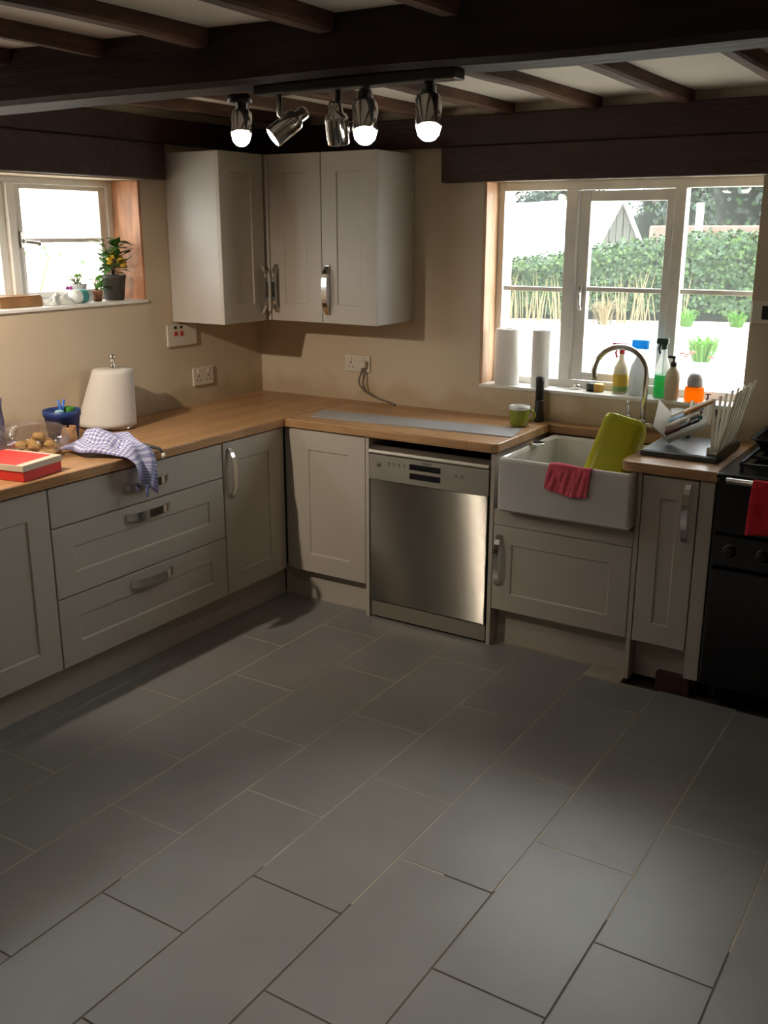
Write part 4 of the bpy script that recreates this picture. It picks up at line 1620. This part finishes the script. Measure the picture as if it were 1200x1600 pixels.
lp = thing('lemon_plant', (-.085, -.955, ZL), 'leafy plant with yellow fruit in a charcoal pot on the left sill', 'potted plant')
b = B()
b.lathe([(.043, 0), (.056, .098), (.058, .100), (.058, .112), (.053, .112), (.050, .100)], (-.085, -.955, ZL), 28)
b.done('pot', 'pot_grey', lp)
b = B()
b.lathe([(.051, .098), (.001, .102)], (-.085, -.955, ZL), 20, cap0=False)
b.done('soil', 'soil', lp)
plant(lp, -.085, -.955, ZL + .10, .175, 74, .074, .058, .021, 'leaf')
for k, (dx, dy, dz) in enumerate(((.030, -.018, .205), (.042, .012, .180), (.02, -.035, .175), (.045, .026, .165))):
    b = B()
    b.lathe([(.002, -.020), (.012, -.014), (.0155, 0), (.012, .014), (.002, .020)], (-.085 + dx, -.955 + dy, ZL + dz), 14)
    b.done('fruit', 'lemon', lp)

wp = thing('white_pot_plant', (-.126, -1.14, ZL), 'small white pot with a magenta flower on the left sill', 'potted plant')
b = B()
b.lathe([(.034, 0), (.046, .072), (.048, .080), (.043, .080), (.040, .070)], (-.126, -1.14, ZL), 24)
b.done('pot', 'pot_white', wp)
plant(wp, -.126, -1.14, ZL + .07, .05, 14, .05, .04, .012, 'leaf_light')
b = B()
for k in range(6):
    a = k * math.pi / 3
    leaf_quad(b, Vector((-.10, -1.205, ZL + .068)), Vector((math.cos(a) * .4, math.sin(a), -.3)), Vector((1, 0, 0)), .022, .009)
b.done('flower', 'magenta', wp)
gp_ = thing('seedling_pot', (-.090, -1.055, ZL), 'small bright green seedling in a terracotta pot on the left sill', 'potted plant')
b = B()
b.lathe([(.020, 0), (.026, .045), (.027, .048), (.022, .048)], (-.090, -1.055, ZL), 20)
b.done('pot', 'terracotta', gp_)
plant(gp_, -.090, -1.055, ZL + .045, .055, 16, .035, .058, .014, 'leaf_light')


def crumple(u, v):
    x = -.055 + .075 * (v - .5) + .01 * math.sin(u * 9)
    y = -1.380 + .135 * u
    h = .030 * math.sin(math.pi * u) ** .5 * math.sin(math.pi * v) ** .6
    z = ZL + .002 + h * (1 + .9 * noise.noise(Vector((u * 7, v * 5, 2)))) + .012 * u * math.sin(math.pi * v)
    return (x, y, max(ZL + .001, z))


b = B()
b.grid(crumple, 36, 18)
o = b.done('plastic_bag', 'white_film', solid=.0015)
tag(place(o, (-.055, -1.31, ZL)), 'crumpled white plastic bag lying on the left window sill', 'bag')
b = B()
Mb = Matrix.Translation((-.048, -1.185, ZL + .030)) @ Matrix.Rotation(math.radians(90), 4, 'X') @ Matrix.Rotation(math.radians(8), 4, 'Y')
b.lathe([(.022, -.055), (.029, -.050), (.029, .050), (.022, .055)], (0, 0, 0), 20, 0, Mb)
b.lathe([(.0294, -.02), (.0294, .02)], (0, 0, 0), 20, 1, Mb, cap0=False, cap1=False)
o = b.done('white_tub', ['white_film', 'teal_print'])
tag(place(o, (-.048, -1.185, ZL)), 'white tub with teal print lying on its side on the left sill', 'tub')
b = B()
b.box(-.155, -.060, -1.60, -1.385, ZL, ZL + .040, .003)
b.box(-.150, -.065, -1.597, -1.388, ZL + .039, ZL + .046, .002)
o = b.done('wooden_box', 'box_wood')
tag(place(o, (-.11, -1.49, ZL)), 'flat brown wooden box at the left end of the left sill', 'box')

# ------------------------------------------------------------------ outside
GZ = 0.30
g = B().box(-40, 25, .4, 60, GZ - .3, GZ).done('courtyard_ground', 'gravel')
tag(g, 'pale gravel yard outside the window', None, None, 'structure')
g2 = B().box(-40, -.36, -30, .399, GZ - .3, GZ).done('side_yard_ground', 'gravel')
tag(g2, 'pale ground outside the left window', None, None, 'structure')


def leaf_mass(name, n, sampler, ln, w, mats, parent=None, kind='stuff'):
    vs, fs, mi = [], [], []
    for k in range(n):
        p, nrm = sampler()
        d = Vector((U(-1, 1), U(-1, 1), U(-1, 1)))
        d = (d - nrm * d.dot(nrm) * .5)
        if d.length < .05:
            continue
        d.normalize()
        s = d.cross(nrm + Vector((U(-.4, .4), U(-.4, .4), U(-.4, .4))))
        if s.length < .05:
            continue
        s.normalize()
        l, ww = ln * U(.7, 1.3), w * U(.7, 1.3)
        o = len(vs)
        vs += [p, p + d * l * .5 + s * ww, p + d * l, p + d * l * .5 - s * ww]
        fs.append((o, o + 1, o + 2, o + 3))
        mi.append(0 if R() < .72 else len(mats) - 1)
    me = bpy.data.meshes.new(name)
    off = ORIGIN[parent.name] if parent is not None else Vector((0, 0, 0))
    me.from_pydata([v - off for v in vs], [], fs)
    for m in mats:
        me.materials.append(M[m])
    me.polygons.foreach_set('material_index', mi)
    o = bpy.data.objects.new(name, me)
    COL.objects.link(o)
    if parent is not None:
        o.parent = parent
    if kind:
        o['kind'] = kind
    return o


# hedge: runs in front of the barn, lower to the left
hA, hB = Vector((-5.6, 11.3, GZ)), Vector((1.2, 13.9, GZ))
hedge = thing('hedge', (-2.2, 12.6, GZ), 'clipped green hedge across the garden beyond the sink window', 'hedge')
hdir = (hB - hA).normalized()
hn = Vector((hdir.y, -hdir.x, 0))


def hedge_top(q):
    return .80 + .50 * min(1, max(0, (q - .18) / .45)) + .05 * noise.noise(Vector((q * 20, 0, 0)))


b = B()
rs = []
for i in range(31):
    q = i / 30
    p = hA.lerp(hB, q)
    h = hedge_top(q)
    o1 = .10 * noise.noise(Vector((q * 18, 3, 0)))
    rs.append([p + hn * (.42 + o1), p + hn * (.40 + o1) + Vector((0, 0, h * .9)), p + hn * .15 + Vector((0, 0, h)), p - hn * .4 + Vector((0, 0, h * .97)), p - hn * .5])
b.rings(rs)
b.done('dark_core', 'hedge_core', hedge)  # solid near-black body behind the leaves, dark between them


def hs():
    q = R()
    p = hA.lerp(hB, q)
    h = hedge_top(q)
    if R() < .72:
        z = h * U(0.12, 1.02)
        bulge = .46 + .14 * noise.noise(Vector((q * 26, z * 4, 1))) + U(-.04, .06)
        return p + hn * bulge + Vector((0, 0, z)), (hn + Vector((0, 0, .4))).normalized()
    return p + hn * U(-.4, .42) + Vector((0, 0, h + .05 + U(-.05, .09))), Vector((0, 0, 1))


leaf_mass('foliage', 15000, hs, .085, .030, ['hedge', 'hedge_light'], hedge)


def tree(x, y, h, rx, rz, label, n=4200, low=.25):
    t = thing('garden_tree', (x, y, GZ), label, 'tree', 'trees beyond the barn')
    b = B()
    b.tube([(x, y, GZ), (x + .1, y, GZ + h * .4), (x, y + .1, GZ + h * .75)], [.22, .16, .07], 8)
    for k in range(5):
        a = k * 1.3
        b.tube([(x, y, GZ + h * .35), (x + rx * .6 * math.cos(a), y + rx * .5 * math.sin(a), GZ + h * .65)], [.09, .03], 6)
    b.done('trunk', 'bark', t)
    cl = [Vector((x + U(-.6, .6) * rx, y + U(-.6, .6) * rx, GZ + h * U(low + .1, .95))) for _ in range(18)]
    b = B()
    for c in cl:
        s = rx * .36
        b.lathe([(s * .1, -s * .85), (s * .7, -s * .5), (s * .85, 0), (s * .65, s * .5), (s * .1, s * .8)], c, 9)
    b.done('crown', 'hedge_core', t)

    def smp():
        c = random.choice(cl)
        v = Vector((U(-1, 1), U(-1, 1), U(-1, 1)))
        while v.length > 1 or v.length < .2:
            v = Vector((U(-1, 1), U(-1, 1), U(-1, 1)))
        v.normalize()
        return c + v * rx * .42 * U(.85, 1.15), v
    leaf_mass('foliage', n, smp, .17, .055, ['tree', 'tree', 'hedge'], t)


tree(-1.2, 20.5, 5.2, 2.3, 2, 'dark leafy tree seen in the right light of the sink window', low=.05)
tree(-5.2, 26.5, 5.6, 2.2, 2, 'dark tree standing just right of the barn gable', low=.05)
tree(-10.6, 28.5, 4.1, 2.2, 2, 'pale green tree showing above the barn roof', low=.1)
tree(-8.0, 34.0, 4.4, 1.8, 2, 'low tree behind the barn ridge', low=.1)

# barn: ridge from the gable peak away to the left
P1 = Vector((-4.38, 18.08, 2.42))
rd = (Vector((-9.27, 22.37, 0)) - Vector((-4.38, 18.08, 0))).normalized()
P2 = P1 + rd * 8.5
nd = Vector((-rd.y, rd.x, 0))          # level, across the ridge
if nd.y > 0:
    nd = -nd                            # towards the house
HW, DROP = 0.95, 1.75
barn = thing('barn', P1 + rd * 4 - Vector((0, 0, P1.z - GZ)), 'low barn with pale sheet roof and boarded gable beyond the hedge', 'barn')
for s, nm in ((1, 'roof_slope'), (-1, 'roof_slope')):
    a = P1 - rd * .18
    c = P2 + rd * .1
    e1 = a + nd * s * (HW + .2) - Vector((0, 0, DROP * (HW + .2) / HW))
    e2 = c + nd * s * (HW + .2) - Vector((0, 0, DROP * (HW + .2) / HW))
    b = B()
    th = Vector((0, 0, .05))
    b._merge([a, c, e2, e1, a + th, c + th, e2 + th, e1 + th], [(0, 1, 2, 3), (7, 6, 5, 4), (0, 4, 5, 1), (1, 5, 6, 2), (2, 6, 7, 3), (3, 7, 4, 0)])
    b.done(nm, 'barn_roof', barn)
b = B()
c0, c1_ = P1 + nd * HW - Vector((0, 0, DROP)), P1 - nd * HW - Vector((0, 0, DROP))
d0, d1 = c0 + rd * 8.4, c1_ + rd * 8.4
zz = lambda v: Vector((v.x, v.y, GZ))
b._merge([c0 + rd * .1, d0, zz(d0), zz(c0) + rd * .1, c1_ + rd * .1, d1, zz(d1), zz(c1_) + rd * .1], [(0, 1, 2, 3), (4, 5, 6, 7), (0, 3, 7, 4), (1, 2, 6, 5)])
b.done('walls', 'rubble', barn)
nb = 11
for k in range(nb):
    q0, q1 = -1 + 2 * k / nb + .012, -1 + 2 * (k + 1) / nb - .012
    t0, t1 = P1.z - DROP * abs(q0) - .03, P1.z - DROP * abs(q1) - .03
    a0 = P1 + nd * HW * q0
    a1 = P1 + nd * HW * q1
    dep = U(0, .03)
    f0, f1 = a0 - rd * dep, a1 - rd * dep
    top = []
    if q0 < 0 < q1:
        vs = [(f0.x, f0.y, GZ), (f1.x, f1.y, GZ), (f1.x, f1.y, t1), ((f0.x + f1.x) / 2, (f0.y + f1.y) / 2, P1.z - .03), (f0.x, f0.y, t0)]
    else:
        vs = [(f0.x, f0.y, GZ), (f1.x, f1.y, GZ), (f1.x, f1.y, t1), (f0.x, f0.y, t0)]
    b = B()
    n = len(vs)
    vv = [Vector(v) for v in vs] + [Vector(v) + rd * .06 for v in vs]
    b._merge(vv, [tuple(range(n)), tuple(range(2 * n - 1, n - 1, -1))] + [(i, i + n, (i + 1) % n + n, (i + 1) % n) for i in range(n)])
    b.done('gable_board', 'board', barn)
b = B()
for s0, s1, dn in ((1.8, 3.2, .38), (1.2, 4.6, .80)):
    a = P1 + rd * s0 + nd * HW * dn + Vector((0, 0, -DROP * dn + .055))
    c = P1 + rd * s1 + nd * HW * dn + Vector((0, 0, -DROP * dn + .055))
    e_ = nd * .10 + Vector((0, 0, -DROP / HW * .10))
    up = Vector((0, 0, .02))
    b._merge([a, c, c + e_, a + e_, a + up, c + up, c + e_ + up, a + e_ + up], [(0, 1, 2, 3), (4, 5, 6, 7), (0, 1, 5, 4), (2, 3, 7, 6), (0, 4, 7, 3), (1, 5, 6, 2)])
b.done('roof_batten', 'board', barn)

b = B()
b.box(-2.7, 1.9, 15.0, 15.35, GZ, 1.84, .03, 0)
o = b.done('garden_wall', 'rubble')
tag(place(o, (-.4, 15.2, GZ)), 'low pinkish rubble garden wall behind the hedge', 'wall')
o = B().box(-1.56, -1.45, 14.0, 14.11, GZ, 2.22, .008).done('garden_post', 'white_post')
tag(place(o, (-1.5, 14.05, GZ)), 'white painted post rising behind the hedge', 'post')

# dry grasses at the foot of the hedge
vs, fs = [], []
for k in range(150):
    q = U(.10, .62)
    p = hA.lerp(hB, q) + hn * U(.62, 1.25)
    h = U(.35, .95)
    lean = Vector((U(-.2, .2), U(-.2, .2), 0)) * h
    w = Vector((.007, .003, 0))
    o_ = len(vs)
    vs += [p - w, p + w, p + lean * .5 + w * .8 + Vector((0, 0, h * .6)), p + lean * .5 - w * .8 + Vector((0, 0, h * .6)), p + lean + Vector((0, 0, h))]
    fs += [(o_, o_ + 1, o_ + 2, o_ + 3), (o_ + 3, o_ + 2, o_ + 4)]
me = bpy.data.meshes.new('dry_grass')
me.from_pydata(vs, [], fs)
me.materials.append(M['straw'])
o = bpy.data.objects.new('dry_grass', me)
COL.objects.link(o)
tag(o, 'dry straw coloured grass at the foot of the hedge', 'grass', None, 'stuff')


def clump(x, y, n, h, m, label, red=0):
    t = thing('garden_clump', (x, y, GZ), label, 'plant', 'garden plants')
    vs, fs = [], []
    for k in range(n):
        a = U(0, 6.28)
        r0 = U(0, .10)
        p = Vector((x + r0 * math.cos(a), y + r0 * math.sin(a), GZ))
        o_ = len(vs)
        d = Vector((math.cos(a), math.sin(a), 0))
        s = Vector((-d.y, d.x, 0)) * .014
        hh = h * U(.6, 1.1)
        rr = h * U(.3, .9)
        q1 = p + d * rr * .4 + Vector((0, 0, hh * .75))
        q2 = p + d * rr + Vector((0, 0, hh * U(.6, 1)))
        vs += [p - s, p + s, q1 + s, q1 - s, q2]
        fs += [(o_, o_ + 1, o_ + 2, o_ + 3), (o_ + 3, o_ + 2, o_ + 4)]
    me = bpy.data.meshes.new('blades')
    me.from_pydata([v - Vector((x, y, GZ)) for v in vs], [], fs)
    me.materials.append(M[m])
    ob = bpy.data.objects.new('blades', me)
    COL.objects.link(ob)
    ob.parent = t
    ob['kind'] = 'stuff'
    for k in range(red):
        b = B()
        c = Vector((x + U(-.2, .25), y - .25 + U(-.1, .1), GZ + U(.06, .14)))
        for j in range(7):
            a = j * .9
            leaf_quad(b, c, Vector((math.cos(a), math.sin(a), .4)), Vector((0, 0, 1)), .06, .025)
        b.done('flower', 'red_flower', t)


clump(.47, 7.4, 120, .34, 'leaf_light', 'strappy green plant with red flowers in the yard', 5)
clump(-.9, 11.6, 70, .30, 'leaf_light', 'low green plant at the right foot of the hedge')
clump(-.2, 11.9, 60, .26, 'leaf_light', 'smaller low green plant nearer the window edge')
clump(-2.1, 11.2, 80, .45, 'straw', 'pale grassy clump in front of the hedge below the gable')

# left side: limewashed outbuilding close to the window, with a twiggy shrub
ob_ = thing('outbuilding', (-5.4, 2.0, GZ), 'pale limewashed outbuilding glaring through the left window', 'building')
b = B()
b.box(-7.5, -5.2, -6, 9, GZ, 3.6)
b.done('wall', 'limewash', ob_)
b = B()
rs = [[(-5.0, y, 3.5), (-5.0, y, 3.6), (-6.4, y, 4.7), (-7.7, y, 3.6), (-7.7, y, 3.5)] for y in (-6.2, 9.2)]
b.rings(rs)
b.done('roof', 'barn_roof', ob_)
sh = thing('shrub', (-4.6, 2.3, GZ), 'thin twiggy shrub against the pale outbuilding outside the left window', 'shrub')
b = B()
for k in range(16):
    a = U(0, 6.28)
    h = U(1.0, 1.6)
    b.tube([(-4.6, 2.3, GZ), (-4.6 + .25 * math.cos(a), 2.3 + .3 * math.sin(a), GZ + h * .6), (-4.6 + .4 * math.cos(a + .5), 2.3 + .55 * math.sin(a + .5), GZ + h)], [.012, .008, .003], 5)
b.done('twigs', 'straw', sh)


def ss():
    a = U(0, 6.28)
    r0 = U(.05, .5)
    return Vector((-4.6 + r0 * .7 * math.cos(a), 2.3 + r0 * math.sin(a), GZ + U(.6, 1.6))), Vector((1, 0, .3)).normalized()


leaf_mass('foliage', 26, ss, .07, .022, ['hedge_light', 'straw'], sh)
